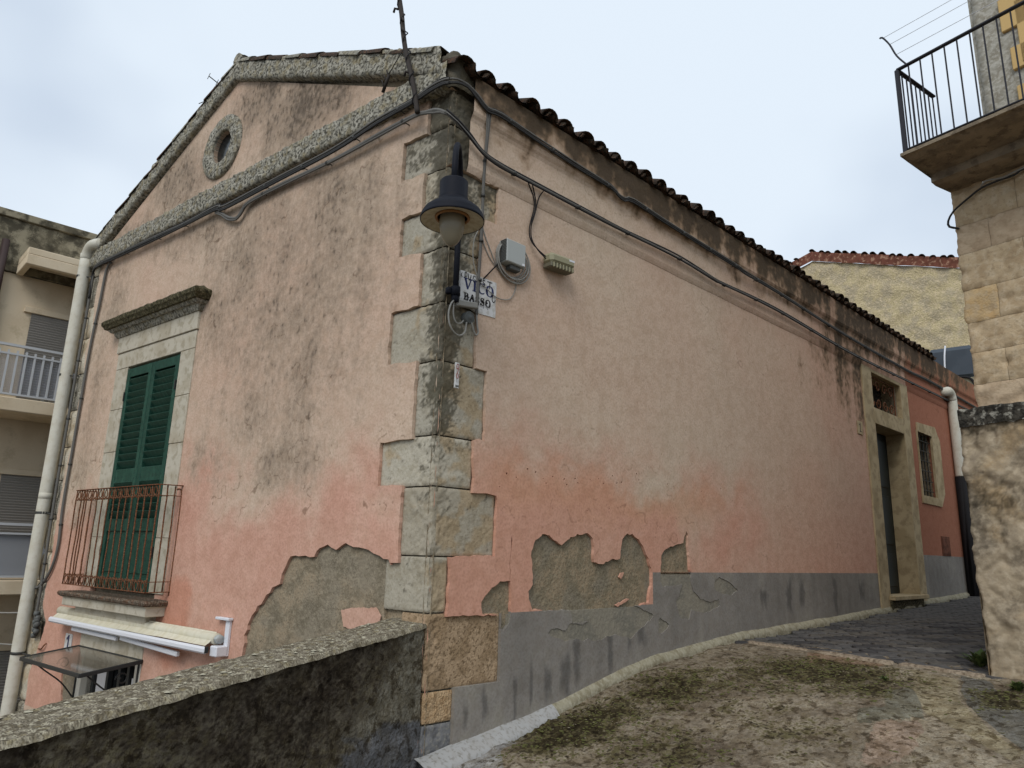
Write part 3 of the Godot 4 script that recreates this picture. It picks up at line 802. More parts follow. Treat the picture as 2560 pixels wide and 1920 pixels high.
func build_house() -> void:
	var house := thing("pink_house", "long pink plastered house with a gabled front, stone quoins and tiled roof", "house")
	# ---- wall cores (old render and masonry behind the pink coat)
	var ocu := PackedVector2Array()
	for i in 28: ocu.append(Vector2(4.07, 6.55) + Vector2(cos(TAU * i / 28), sin(TAU * i / 28)) * 0.225)
	var winh := rect_poly(4.43, 5.85, 0.98, 3.87)
	var lowd := rect_poly(4.52, 5.86, -2.6, 0.27)
	var gable := PackedVector2Array([Vector2(0.0, -2.6), Vector2(7.78, -2.6), Vector2(7.78, 6.05), Vector2(3.88, 7.66), Vector2(0.0, 6.02)])
	var st := new_st()
	skin(st, "L", gable, [ocu, winh, lowd], [4.07, 5.1], -0.05, -0.4)
	put(st, "wall", M.mortar, house)
	var doorh := rect_poly(9.79, 11.29, 0.70, 3.99)
	var trans := rect_poly(9.81, 11.23, 4.27, 4.93)
	var smallw := rect_poly(12.06, 12.93, 2.88, 4.15)
	st = new_st()
	skin(st, "R", rect_poly(0.0, 17.4, -0.6, 5.88), [doorh, trans, smallw], [10.5, 12.5], -0.05, -0.4)
	put(st, "wall", M.mortar, house)
	st = new_st()   # the unseen rear and far walls, floor
	abox(st, Vector3(-8.1, -2.6, -17.35), Vector3(-7.72, 6.0, 0.55))
	abox(st, Vector3(-7.7, -2.6, -17.75), Vector3(-0.02, 6.0, -17.42))
	abox(st, Vector3(-7.7, 5.6, -17.4), Vector3(-0.42, 5.8, -13.2))
	quad(st, Vector3(-7.72, 5.8, -13.35), Vector3(-0.1, 5.8, -13.35), Vector3(-3.85, 7.6, -13.35), Vector3(-3.86, 7.6, -13.35))
	put(st, "rear_wall", M.mortar, house)
	# old render showing where the coat has fallen
	st = new_st()
	skin(st, "L", rect_poly(0.1, 2.75, -0.8, 1.75), [rough(pv(QL), 0.05, 0.012, 3.0)], [0.2], -0.012, -0.06)
	put(st, "old_render", M.mortar, house)
	st = new_st()
	skin(st, "L", rect_poly(5.95, 6.75, -2.5, 0.1), [], [], 0.0, -0.06)
	put(st, "old_render", M.mortar, house)
	st = new_st()
	skin(st, "R", rect_poly(0.1, 5.1, -0.5, 2.7), [rough(pv(QR), 0.05, 0.012, 11.0)], [0.15], -0.012, -0.06)
	put(st, "old_render", M.mortarR, house)
	# ---- pink coat of the gable wall
	var patchL := pv([2.44, 0.5, 2.427, 0.593, 2.424, 0.714, 2.36, 0.861, 2.208, 1.028, 2.032, 1.179, 1.94, 1.226, 1.917, 1.311, 1.798, 1.477, 1.621, 1.488, 1.457, 1.471, 1.378, 1.555, 1.272, 1.59, 1.136, 1.552, 1.015, 1.6, 0.908, 1.575, 0.786, 1.571, 0.643, 1.528, 0.505, 1.487, 0.45, 1.48, 0.3, 1.2, 0.3, -0.4, 2.3, -0.4])
	var edge := [7.33, 5.75, 7.4, 5.2, 7.3, 4.7, 7.42, 4.3, 7.3, 3.9, 7.36, 3.4, 7.28, 3.1, 7.42, 2.6, 7.45, 2.0, 7.40, 1.4, 7.42, 0.7, 7.22, 0.45, 7.32, 0.2, 7.5, -0.2, 7.45, -0.8, 7.5, -2.6, 8.2, -2.6, 8.2, 5.75]
	var sidep := pv([6.36, -2.6, 6.36, -0.39, 6.42, -0.2, 6.45, -0.05, 6.2, -0.02, 5.9, -0.05, 5.9, -2.6])
	st = new_st()
	skin(st, "L", rect_poly(0.001, 7.77, -2.59, 5.72), [rough(pv(QL), 0.05, 0.012, 3.0), rough(patchL, 0.05, 0.018, 5.0), rough(pv(edge), 0.05, 0.02, 6.0), rough(sidep, 0.06, 0.02, 7.0), rect_poly(4.3, 6.0, 0.9, 4.3), rect_poly(4.45, 5.95, -2.7, 0.35)], [0.2, 1.2, 4.8, 5.1, 7.5], 0.02, -0.06)
	put(st, "plaster", M.pinkL, house)
	st = new_st()
	skin(st, "L", PackedVector2Array([Vector2(0.55, 5.94), Vector2(7.3, 5.94), Vector2(3.88, 7.45)]), [ocu], [4.07], 0.021, -0.06)
	put(st, "plaster", M.pinkL, house)
	st = new_st()   # a scrap of paint left at the foot of the bare patch
	skin(st, "L", rough(pv([0.52, 1.02, 0.58, 1.09, 0.8, 1.075, 0.95, 1.06, 1.02, 1.03, 0.98, 0.9, 0.55, 0.9]), 0.03, 0.012, 9.0), [], [], 0.008, -0.001)
	put(st, "plaster", M.pinkL, house)
	# ---- pink coat, grey dado and bare patches of the alley wall
	var p1 := pv([0.552, 1.157, 0.589, 1.198, 0.665, 1.272, 0.757, 1.314, 0.873, 1.328, 0.895, 1.221, 0.89, 1.068, 0.891, 1.03, 0.88, 0.974, 0.813, 0.92, 0.75, 0.95, 0.75, 1.045, 0.56, 1.06])
	var p2 := pv([1.16, 1.074, 1.106, 1.159, 1.104, 1.228, 1.161, 1.286, 1.149, 1.436, 1.13, 1.577, 1.187, 1.67, 1.277, 1.735, 1.371, 1.728, 1.451, 1.678, 1.531, 1.644, 1.58, 1.661, 1.661, 1.723, 1.762, 1.753, 1.908, 1.764, 1.987, 1.728, 2.005, 1.64, 2.014, 1.497, 2.076, 1.47, 2.166, 1.476, 2.258, 1.517, 2.418, 1.536, 2.438, 1.64, 2.458, 1.721, 2.547, 1.783, 2.636, 1.792, 2.705, 1.741, 2.806, 1.684, 2.885, 1.567, 2.955, 1.436, 2.973, 1.353, 2.893, 1.084, 2.672, 1.072, 2.871, 1.003, 2.972, 0.954, 2.806, 0.857, 2.569, 0.757, 2.327, 0.857, 2.254, 0.937, 2.129, 0.947, 2.023, 0.973, 1.836, 0.928, 1.687, 0.939, 1.67, 1.053])
	var p3 := pv([3.11, 1.305, 3.151, 1.584, 3.208, 1.64, 3.575, 1.725, 3.613, 1.79, 3.653, 1.863, 3.686, 1.812, 3.69, 1.658, 3.713, 1.428, 3.729, 1.276, 3.76, 1.187, 3.924, 1.102, 4.146, 1.071, 4.302, 1.1, 4.323, 1.034, 4.113, 0.963, 3.915, 0.957, 3.702, 0.989, 3.65, 0.892, 3.49, 0.91, 3.428, 1.022, 3.408, 1.083, 3.553, 1.277, 3.326, 1.255, 3.161, 1.244])
	var p4 := pv([4.207, 1.22, 4.226, 1.311, 4.346, 1.344, 4.556, 1.296, 4.745, 1.186, 4.597, 1.134, 4.333, 1.165])
	var p5 := pv([1.404, 0.907, 1.592, 0.883, 1.687, 0.939, 1.836, 0.928, 2.023, 0.973, 2.25, 0.95, 2.5, 1.02, 2.67, 1.07, 2.87, 1.003, 2.97, 0.954, 2.80, 0.857, 2.569, 0.757, 2.33, 0.80, 2.05, 0.77, 1.85, 0.785, 1.657, 0.788, 1.53, 0.805, 1.367, 0.864])
	var p6 := pv([3.061, 0.787, 3.075, 0.915, 3.108, 0.937, 3.266, 0.86, 3.242, 0.814, 3.134, 0.772])
	var dado := PackedVector2Array(pv([0.30, -0.55, 0.30, 0.515, 0.782, 0.515, 0.782, 1.06, 2.98, 1.075, 2.985, 1.40, 9.36, 1.40, 9.36, -0.55]))
	var dado2 := rect_poly(11.66, 17.39, -0.2, 1.74)
	var holesR := [rough(p1, 0.03, 0.01, 1.0), rough(p2, 0.03, 0.014, 2.0), rough(p3, 0.03, 0.012, 3.0)]
	var thin := [rough(p4, 0.03, 0.012, 4.0), rough(p5, 0.03, 0.012, 5.0), rough(p6, 0.03, 0.012, 6.0)]
	var pk := [rough(pv(QR), 0.05, 0.012, 11.0), rect_poly(9.45, 11.6, 0.0, 5.02), rect_poly(12.02, 12.97, 2.85, 4.19), dado, dado2]
	for q in holesR: pk.append(q)
	var cutsR := [0.3, 0.7, 1.5, 2.0, 2.6, 3.4, 4.4, 10.5, 12.5]
	for c in [[0.72, 2.12], [0.80, 2.24], [0.92, 2.22], [1.06, 2.31], [1.17, 2.29], [1.27, 2.24], [1.31, 2.20], [1.40, 2.27], [1.56, 2.26], [1.60, 2.21], [1.72, 2.28], [1.76, 2.24], [1.95, 2.29], [2.08, 2.31], [2.16, 2.27], [2.30, 2.36], [2.38, 2.29], [2.46, 2.31], [2.72, 2.42], [2.76, 2.36], [3.3, 2.36], [3.42, 2.34], [4.0, 2.33], [4.05, 2.27], [4.45, 2.4], [1.9, 1.98], [2.25, 2.02]]:
		var chip := []
		var rr := rng.randf_range(0.005, 0.012)
		for k in 7: chip.append(Vector2(c[0], c[1]) + Vector2(cos(TAU * k / 7.0) * 1.2, sin(TAU * k / 7.0)) * rr * rng.randf_range(0.6, 1.2))
		pk.append(PackedVector2Array(chip))
		cutsR.append(c[0])
	pk.append(PackedVector2Array(pv([0.868, 1.33, 0.872, 1.40, 0.862, 1.46, 0.866, 1.52, 0.878, 1.58, 0.872, 1.66, 0.885, 1.72, 0.895, 1.66, 0.886, 1.58, 0.873, 1.52, 0.870, 1.46, 0.880, 1.40, 0.876, 1.33])))
	cutsR.append(0.874)
	st = new_st()
	skin(st, "R", rect_poly(0.001, 17.39, 0.0, 4.94), pk, cutsR, 0.02, -0.06)
	put(st, "plaster", M.pinkR, house)
	st = new_st()
	var dh := holesR.duplicate()
	for q in thin: dh.append(q)
	skin(st, "R", dado, dh, [0.7, 1.5, 2.0, 2.6, 3.17, 3.7, 4.4], 0.021, -0.06)
	skin(st, "R", dado2, [], [], 0.022, -0.001)
	put(st, "dado", M.dado, house)
	st = new_st()
	skin(st, "R", PackedVector2Array(pv([0.86, 0.6, 5.0, 0.6, 5.0, 1.38, 3.02, 1.38, 3.0, 1.06, 0.86, 1.05])), [], [], 0.013, -0.02)
	put(st, "old_render", M.worn, house)
	for fl in [[2.985, 1.401, 2.976, 1.076, 2.883, 1.078, 2.96, 1.258], [2.397, 1.354, 2.444, 1.394, 2.492, 1.399, 2.444, 1.331], [2.338, 1.081, 2.537, 1.144, 2.575, 1.132, 2.384, 1.069]]:
		st = new_st()
		skin(st, "R", rough(pv(fl), 0.03, 0.01, 8.0), [], [], 0.016, -0.001)
		put(st, "plaster", M.pinkR, house)
	# mouldings under the eaves
	st = new_st()
	var prof := [[4.94, 0.0], [4.935, 0.024], [4.965, 0.036], [5.0, 0.046], [5.44, 0.05], [5.475, 0.062], [5.5, 0.08], [5.53, 0.092], [5.88, 0.1], [5.885, 0.0]]
	var us := []
	for i in 36: us.append(0.18 + (17.39 - 0.18) * i / 35.0)
	for i in us.size() - 1:
		for j in prof.size() - 1:
			var w0 := nz3.get_noise_2d(us[i] * 3, 1.0) * 0.008
			var w1 := nz3.get_noise_2d(us[i + 1] * 3, 1.0) * 0.008
			wv(st, "R", us[i], prof[j][0] + w0, prof[j][1]); wv(st, "R", us[i + 1], prof[j + 1][0] + w1, prof[j + 1][1]); wv(st, "R", us[i + 1], prof[j][0] + w1, prof[j][1])
			wv(st, "R", us[i], prof[j][0] + w0, prof[j][1]); wv(st, "R", us[i], prof[j + 1][0] + w0, prof[j + 1][1]); wv(st, "R", us[i + 1], prof[j + 1][0] + w1, prof[j + 1][1])
	put(st, "eaves_moulding", M.pinkR, house)
	print("skins ", Time.get_ticks_msec())
	# ---- quoins of the street corner
	for q in [[5.36, 5.72, 0.30, 0.29, "l", 0.011], [4.94, 5.36, 0.61, 0.29, "l", 0.010], [4.56, 4.94, 0.31, 0.60, "l", 0.010], [4.16, 4.56, 0.58, 0.41, "l", 0.010], [3.65, 4.16, 0.29, 0.40, "l", 0.011], [3.13, 3.65, 0.64, 0.395, "l", 0.010],
			[2.49, 3.13, 0.275, 0.53, "s", 0.006], [2.07, 2.49, 0.66, 0.42, "s", 0.007], [1.515, 2.07, 0.36, 0.70, "s", 0.007], [1.08, 1.515, 0.52, 0.205, "s", 0.006], [0.505, 1.08, 0.30, 0.80, "p", 0.008], [0.27, 0.505, 0.30, 0.315, "y", 0.008], [-0.12, 0.27, 0.30, 0.325, "d", 0.008]]:
		quoin_block(house, q[0], q[1], q[2], q[3], {"l": M.quoin, "s": M.quoin, "p": M.plinthstone, "y": M.yellowstone, "d": M.dadostone}[q[4]], q[5])
	quoin_block(house, 5.72, 6.10, 0.42, 0.24, M.quoin, 0.009, 0.05)
	# pier at the far edge of the gable wall
	var v := -2.5
	var i2 := 0
	while v < 5.6:
		var hgt := 0.36 + rng.randf() * 0.22
		st = new_st(true)
		var uu := 7.44 - (0.16 if i2 % 2 == 0 else 0.0) + rng.randf_range(-0.03, 0.03)
		var v0 := v
		sheet(st, 10, 10, func(a: float, b: float) -> Vector3:
			var u := uu + (7.785 - uu) * a
			var vv := v0 + 0.006 + (hgt - 0.012) * b
			var d := fbm(PL(u, vv) * 6.0) * 0.012 + 0.004
			if b <= 0.0 or b >= 1.0 or a <= 0.0: d -= 0.03
			return PL(u, minf(vv, 5.7), d))
		put(st, "quoin_block", M.stone if i2 % 3 else M.lichen, house)
		v += hgt
		i2 += 1
	# ---- pediment: horizontal band, raking cornices, round window
	st = new_st(true)
	band(st, [Vector2(0.02, 5.70), Vector2(7.82, 5.70)], 0.28, 0.085, 0.016)
	put(st, "pediment_band", M.rake, house)
	st = new_st(true)
	band(st, [Vector2(3.88, 7.43), Vector2(7.80, 5.80)], 0.30, 0.09, 0.012)
	put(st, "raking_cornice", M.rake, house)
	st = new_st(true)
	band(st, [Vector2(0.10, 5.86), Vector2(3.88, 7.43)], 0.30, 0.09, 0.012)
	put(st, "raking_cornice", M.rake, house)
	st = new_st(true)
	var on := 40
	for i in on:
		var A := TAU * i / on
		var B := TAU * (i + 1) / on
		var rr := [[0.225, -0.25], [0.225, 0.05], [0.24, 0.062], [0.42, 0.062], [0.44, 0.045], [0.44, 0.0]]
		for j in rr.size() - 1:
			var f := func(an: float, q: Array) -> Vector3:
				return PL(4.07 + cos(an) * q[0], 6.55 + sin(an) * q[0], q[1] + nz3.get_noise_2d(cos(an) * 60 * q[0] + 7, sin(an) * 60 * q[0]) * 0.008)
			quad(st, f.call(A, rr[j]), f.call(B, rr[j]), f.call(B, rr[j + 1]), f.call(A, rr[j + 1]))
	var ring := put(st, "round_window_surround", M.rake, house)
	st = new_st()
	wbox(st, "L", 3.8, 4.34, 6.28, 6.82, -0.05, -0.03)
	put(st, "pane", M.pane, ring)
	build_roof(house)
	build_window(house)
	build_balcony(house)
	build_door(house)

# stone moulding along a line on the gable wall: bumpy front, overhanging top
func band(st: SurfaceTool, ab: Array, hgt: float, out: float, amp: float) -> void:
	var a: Vector2 = ab[0]
	var b: Vector2 = ab[1]
	var n := int(a.distance_to(b) / 0.035)
	var prof := [[0.0, -0.05], [0.0, out * 0.55], [0.02, out * 0.75], [0.05, out], [0.25, out], [0.5, out], [0.75, out], [0.97, out], [1.0, out - 0.01], [1.0, 0.04], [1.0, -0.3]]
	sheet(st, n, prof.size() - 1, func(s: float, t: float) -> Vector3:
		var q: Array = prof[int(round(t * (prof.size() - 1)))]
		var c := a.lerp(b, s)
		var p := PL(c.x, c.y + q[0] * hgt, q[1])
		var f := fbm(p * 6.0) * amp + maxf(0.0, nzc.get_noise_3dv(p * 9.0)) * -amp
		var e := nz3.get_noise_2d(c.x * 14, c.y * 3) * 0.008
		return p + NL * (f if q[1] > 0.03 else 0.0) + UP * (e if q[0] > 0.9 or q[0] < 0.1 else 0.0))

func half_tile(r0: float, r1: float, len_: float, th: float) -> ArrayMesh:
	var st := new_st(true)
	var n := 8
	var f := func(s: float, an: float, off: float) -> Vector3:
		var r := lerpf(r0, r1, s) + off
		return Vector3(cos(an) * r, sin(an) * r * 0.85, -s * len_)
	for i in n:
		var a := PI * i / n
		var b := PI * (i + 1) / n
		quad(st, f.call(0.0, a, 0.0), f.call(0.0, b, 0.0), f.call(1.0, b, 0.0), f.call(1.0, a, 0.0))
		quad(st, f.call(0.0, a, -th), f.call(0.0, b, -th), f.call(1.0, b, -th), f.call(1.0, a, -th))
		quad(st, f.call(0.0, a, 0.0), f.call(0.0, b, 0.0), f.call(0.0, b, -th), f.call(0.0, a, -th))
	st.generate_normals()
	return st.commit()

func build_roof(house: Node3D) -> void:
	var st := new_st(true)
	# body of the two slopes: fluted sheet, ridge along the house
	var ridge := 7.62
	for side in [0, 1]:
		sheet(st, 12, 360, func(a: float, b: float) -> Vector3:
			var z := -0.02 - 13.3 * b
			var x := lerpf(-0.15, -3.85, a) if side == 0 else lerpf(-7.75, -3.85, a)
			var zz := z + (-x) * 0.1298 * (1.0 - b)
			return Vector3(x, lerpf(5.93, ridge, a) + sin(b * 48.0 * TAU) * 0.05, zz - 0.12))
	var roof := put(st, "roof", M.tile, house)
	var cover := [half_tile(0.114, 0.092, 0.46, 0.016), half_tile(0.107, 0.088, 0.44, 0.017), half_tile(0.12, 0.097, 0.47, 0.015)]
	var dir := Vector3(-cos(0.42), sin(0.42), 0)
	var across := Vector3(0, 0, -1)
	var nrm := across.cross(dir).normalized()
	if nrm.y < 0: nrm = -nrm
	var n := 48
	for row in 2:
		for k in n:
			var z := -0.05 - k * 0.279 + rng.randf_range(-0.02, 0.02)
			var base := Vector3(0.12, 5.905, z) + dir * (row * 0.36) + nrm * (0.02 * row)
			var yaw := rng.randf_range(-0.09, 0.09)
			var roll := rng.randf_range(-0.14, 0.14)
			var bs := Basis(across, nrm, -dir).rotated(nrm, yaw).rotated(dir, roll)
			var pos := base + dir * rng.randf_range(-0.03, 0.03) + UP * rng.randf_range(-0.012, 0.014)
			put_mesh(cover[rng.randi() % 3], "roof_tile", M.tile, roof, Transform3D(bs, pos))
			# the gutter tile between two covers, hollow side up
			var pb := Basis(across, -nrm, dir).rotated(nrm, rng.randf_range(-0.05, 0.05))
			var pp := base + across * 0.14 + dir * 0.42 + nrm * 0.045 + UP * rng.randf_range(-0.008, 0.008)
			put_mesh(cover[rng.randi() % 3], "roof_tile", M.tile, roof, Transform3D(pb, pp))
	# tiles bedded along the raking edges of the gable
	for side in [0, 1]:
		var a := Vector2(0.16, 6.17) if side == 0 else Vector2(7.75, 6.12)
		var b := Vector2(3.86, 7.74)
		var cnt := 10
		for k in cnt:
			var c := a.lerp(b, (k + 0.1) / cnt)
			var dd := (PL(b.x, b.y) - PL(a.x, a.y)).normalized()
			var nn := dd.cross(NL).normalized()
			if nn.y < 0: nn = -nn
			var bs := Basis(dd.cross(nn), nn, -dd).rotated(NL, rng.randf_range(-0.05, 0.05)).rotated(dd, rng.randf_range(-0.15, 0.15))
			if bs.determinant() < 0: bs.x = -bs.x
			put_mesh(cover[k % 3], "roof_tile", M.tile if k % 3 else M.rake, roof, Transform3D(bs, PL(c.x, c.y, 0.0) - nn * 0.045))
	st = new_st(true)
	tube(st, [PL(3.88, 7.72, 0.08), PL(3.88, 7.75, -0.3), Vector3(-3.85, 7.7, -13.4)], 0.1, 10)
	put(st, "ridge_tile", M.rake, roof)

func build_window(house: Node3D) -> void:
	var st := new_st()
	# jamb stones and lintel, frieze, cornice
	var sur := Node3D.new()
	sur.name = "window_surround"
	house.add_child(sur, true)
	for side in [0, 1]:
		var u0 := 4.10 if side == 0 else 5.852
		var u1 := 4.428 if side == 0 else 6.20
		var hs := [1.0, 1.62, 2.1, 2.72, 3.3, 3.87]
		for i in hs.size() - 1:
			st = new_st()
			wbox(st, "L", u0, u1, hs[i] + 0.002, hs[i + 1] - 0.002, -0.2, 0.036 + rng.randf_range(-0.003, 0.003), 0.006)
			put(st, "jamb_stone", M.casing, sur)
	for a in [[4.10, 4.43, 3.872, 4.10, 0.036], [4.432, 5.85, 3.872, 4.10, 0.036], [5.852, 6.20, 3.872, 4.10, 0.036]]:
		st = new_st()
		wbox(st, "L", a[0], a[1], a[2], a[3], -0.2, a[4], 0.006)
		put(st, "lintel_stone", M.casing, sur)
	st = new_st()
	wbox(st, "L", 4.08, 6.22, 4.103, 4.36, -0.05, 0.055, 0.006)
	put(st, "frieze", M.casing, sur)
	st = new_st()
	var prof := [[4.33, 0.0], [4.33, 0.07], [4.36, 0.09], [4.40, 0.11], [4.405, 0.14], [4.44, 0.17], [4.445, 0.20], [4.475, 0.215], [4.50, 0.235], [4.545, 0.24], [4.57, 0.22], [4.61, 0.12], [4.67, 0.02], [4.67, -0.03]]
	var nseg := 50
	var ring := []
	for i in nseg + 1:
		var row := []
		for q in prof:
			var u := lerpf(4.12, 6.18, float(i) / nseg)
			if i == 0: u -= q[1]
			if i == nseg: u += q[1]
			var p := PL(u, q[0], q[1])
			row.append(p + (NL * 0.6 + UP) * fbm(p * 7.0) * (0.006 if q[0] > 4.5 else 0.002))
		ring.append(row)
	var flat0 := []
	var flat1 := []
	for q in prof:
		flat0.append(PL(4.12 - q[1], q[0], -0.02)); flat1.append(PL(6.18 + q[1], q[0], -0.02))
	ring.push_front(flat0); ring.append(flat1)
	var bed := new_st()
	for i in ring.size() - 1:
		for j in prof.size() - 1: quad(bed if j < 5 else st, ring[i][j], ring[i + 1][j], ring[i + 1][j + 1], ring[i][j + 1])
	put(st, "cornice", M.mossy, sur)
	put(bed, "bed_moulding", M.rake, sur)
	# two louvred leaves
	for leaf in 2:
		var u0 := 4.45 + leaf * 0.70
		var u1 := u0 + 0.69
		var sh := Node3D.new()
		sh.name = "shutter"
		house.add_child(sh, true)
		st = new_st()
		wbox(st, "L", u0, u0 + 0.085, 1.0, 3.84, -0.03, 0.03, 0.004)
		put(st, "stile", M.green, sh)
		st = new_st()
		wbox(st, "L", u1 - 0.085, u1, 1.0, 3.84, -0.03, 0.03, 0.004)
		put(st, "stile", M.green, sh)
		for r in [[3.72, 3.84], [2.30, 2.48], [1.70, 1.85], [1.0, 1.16]]:
			st = new_st()
			wbox(st, "L", u0 + 0.085, u1 - 0.085, r[0], r[1], -0.028, 0.027, 0.004)
			put(st, "rail", M.green, sh)
		st = new_st()
		wbox(st, "L", u0 + 0.085, u1 - 0.085, 1.16, 1.70, -0.02, 0.005)
		wbox(st, "L", u0 + 0.12, u1 - 0.12, 1.20, 1.66, 0.0, 0.016, 0.008)
		put(st, "panel", M.green, sh)
		var slat := ArrayMesh.new()
		var s2 := new_st()
		box(s2, Transform3D(Basis(Vector3(1, 0, 0), 0.62), Vector3.ZERO), Vector3(0.52, 0.105, 0.012), 0.003)
		s2.generate_normals()
		slat = s2.commit()
		for sec in [[2.50, 3.71], [1.86, 2.29]]:
			var vv: float = sec[0] + 0.04
			while vv < sec[1] - 0.02:
				put_mesh(slat, "slat", M.green, sh, XF("L", (u0 + u1) / 2, vv, 0.0))
				vv += 0.092
		st = new_st()   # hinge straps
		for hv in [1.4, 3.4]:
			wbox(st, "L", (u0 + 0.0 if leaf == 0 else u1 - 0.02), (u0 + 0.02 if leaf == 0 else u1), hv, hv + 0.12, 0.028, 0.045)
		put(st, "hinge", M.darkframe, sh)
	st = new_st()
	wbox(st, "L", 4.43, 5.85, 0.98, 3.87, -0.12, -0.08)
	put(st, "window_backing", M.doordark, house)

func build_balcony(house: Node3D) -> void:
	var st := new_st()
	var prof := [[0.775, 0.0], [0.775, 0.225], [0.782, 0.235], [0.87, 0.235], [0.875, 0.25], [0.885, 0.265], [0.90, 0.285], [0.925, 0.292], [0.945, 0.28], [0.95, 0.1], [0.95, -0.02]]
	var ring := []
	var nseg := 40
	for i in nseg + 1:
		var row := []
		for q in prof:
			var u := lerpf(4.26, 6.0, float(i) / nseg)
			if i == 0: u -= q[1]
			if i == nseg: u += q[1]
			var p := PL(u, q[0], q[1])
			row.append(p + (NL + UP * 0.5) * fbm(p * 8.0) * (0.007 if q[0] > 0.88 and q[0] < 0.94 else 0.002))
		ring.append(row)
	var e0 := []
	var e1 := []
	for q in prof:
		e0.append(PL(4.26 - q[1], q[0], -0.02)); e1.append(PL(6.0 + q[1], q[0], -0.02))
	ring.push_front(e0); ring.append(e1)
	var bed := new_st()
	for i in ring.size() - 1:
		for j in prof.size() - 1: quad(bed if j < 5 else st, ring[i][j], ring[i + 1][j], ring[i + 1][j + 1], ring[i][j + 1])
	var slab := put(st, "balcony_slab", M.sill, house)
	put(bed, "bed_moulding", M.casing, slab)
	st = new_st()
	wbox(st, "L", 4.2, 6.06, 0.66, 0.773, -0.02, 0.14, 0.008)
	put(st, "corbel", M.casing, slab)
	st = new_st()
	wbox(st, "L", 4.3, 5.96, 0.43, 0.657, -0.02, 0.06, 0.008)
	put(st, "corbel", M.casing, slab)
	# railing
	var rail := Node3D.new()
	rail.name = "balcony_railing"
	house.add_child(rail, true)
	var uR := 4.0
	var uL := 6.2
	var dF := 0.275
	st = new_st()
	var top := [[uR - 0.02, 2.21, 0.0], [uR, 2.205, dF], [uL, 2.205, dF], [uL + 0.02, 2.21, 0.0]]
	for i in 3:
		var a := PL(top[i][0], top[i][1], top[i][2])
		var b := PL(top[i + 1][0], top[i + 1][1], top[i + 1][2])
		bar(st, a, b, 0.04, 0.010)
		bar(st, a - UP * 1.17, b - UP * 1.17, 0.03, 0.010)
		bar(st, a - UP * 0.12, b - UP * 0.12, 0.014, 0.008)
		bar(st, a - UP * 1.06, b - UP * 1.06, 0.014, 0.008)
	put(st, "rail", M.rust, rail)
	var spots := []
	for i in 15: spots.append([lerpf(uR, uL, i / 14.0), dF])
	for d in [0.09, 0.18]:
		spots.append([uR, d]); spots.append([uL, d])
	for s in spots:
		st = new_st(true)
		var pts := []
		for k in 9: pts.append(PL(s[0] + rng.randf_range(-0.003, 0.003), lerpf(1.04, 2.2, k / 8.0), s[1] + rng.randf_range(-0.003, 0.003)))
		tube(st, pts, 0.0085, 6)
		put(st, "bar", M.rust, rail)
	for i in 14:
		for lv in [0, 1]:
			st = new_st(true)
			var u := lerpf(uR, uL, (i + 0.5) / 14.0)
			var v := 1.092 if lv == 0 else 2.142
			var pts := []
			for k in 14:
				var an := TAU * k / 14.0
				pts.append(PL(u + sin(an) * 0.048 * (0.8 + 0.3 * cos(an) * (1 if lv == 0 else -1)), v + cos(an) * 0.05, dF))
			tube(st, pts, 0.006, 5, true)
			for sg in [-1, 1]:
				var cu := []
				for k in 8:
					var an := PI * 1.5 * k / 7.0
					cu.append(PL(u + sg * (0.035 + cos(an) * 0.02), v + (0.05 + sin(an) * 0.02) * (1 if lv == 0 else -1), dF))
				tube(st, cu, 0.005, 5)
			put(st, "scroll", M.rust, rail)
	st = new_st(true)   # the bowed end bar at the right-hand return
	tube(st, curve([PL(4.2, 2.15, 0.02), PL(4.02, 2.17, 0.02), PL(3.98, 2.0, 0.02), PL(3.98, 1.0, 0.02)]), 0.010, 6)
	put(st, "bar", M.rust, rail)

func bar(st: SurfaceTool, a: Vector3, b: Vector3, w: float, h: float) -> void:
	var d := b - a
	var x := d.normalized()
	var z := x.cross(UP).normalized() if absf(x.y) < 0.95 else x.cross(Vector3(0, 0, 1)).normalized()
	box(st, Transform3D(Basis(x, z.cross(x), z), (a + b) / 2), Vector3(d.length(), h, w), minf(w, h) * 0.2)

func scroll_pts(w: String, u: float, v: float, d: float, r: float, sg: float, sv: float) -> Array:
	var pts := []
	for k in 16:
		var an := k / 15.0 * PI * 2.3
		var rr := r * (1.0 - k / 20.0)
		pts.append(P(w, u + sg * cos(an) * rr, v + sv * sin(an) * rr, d))
	return pts

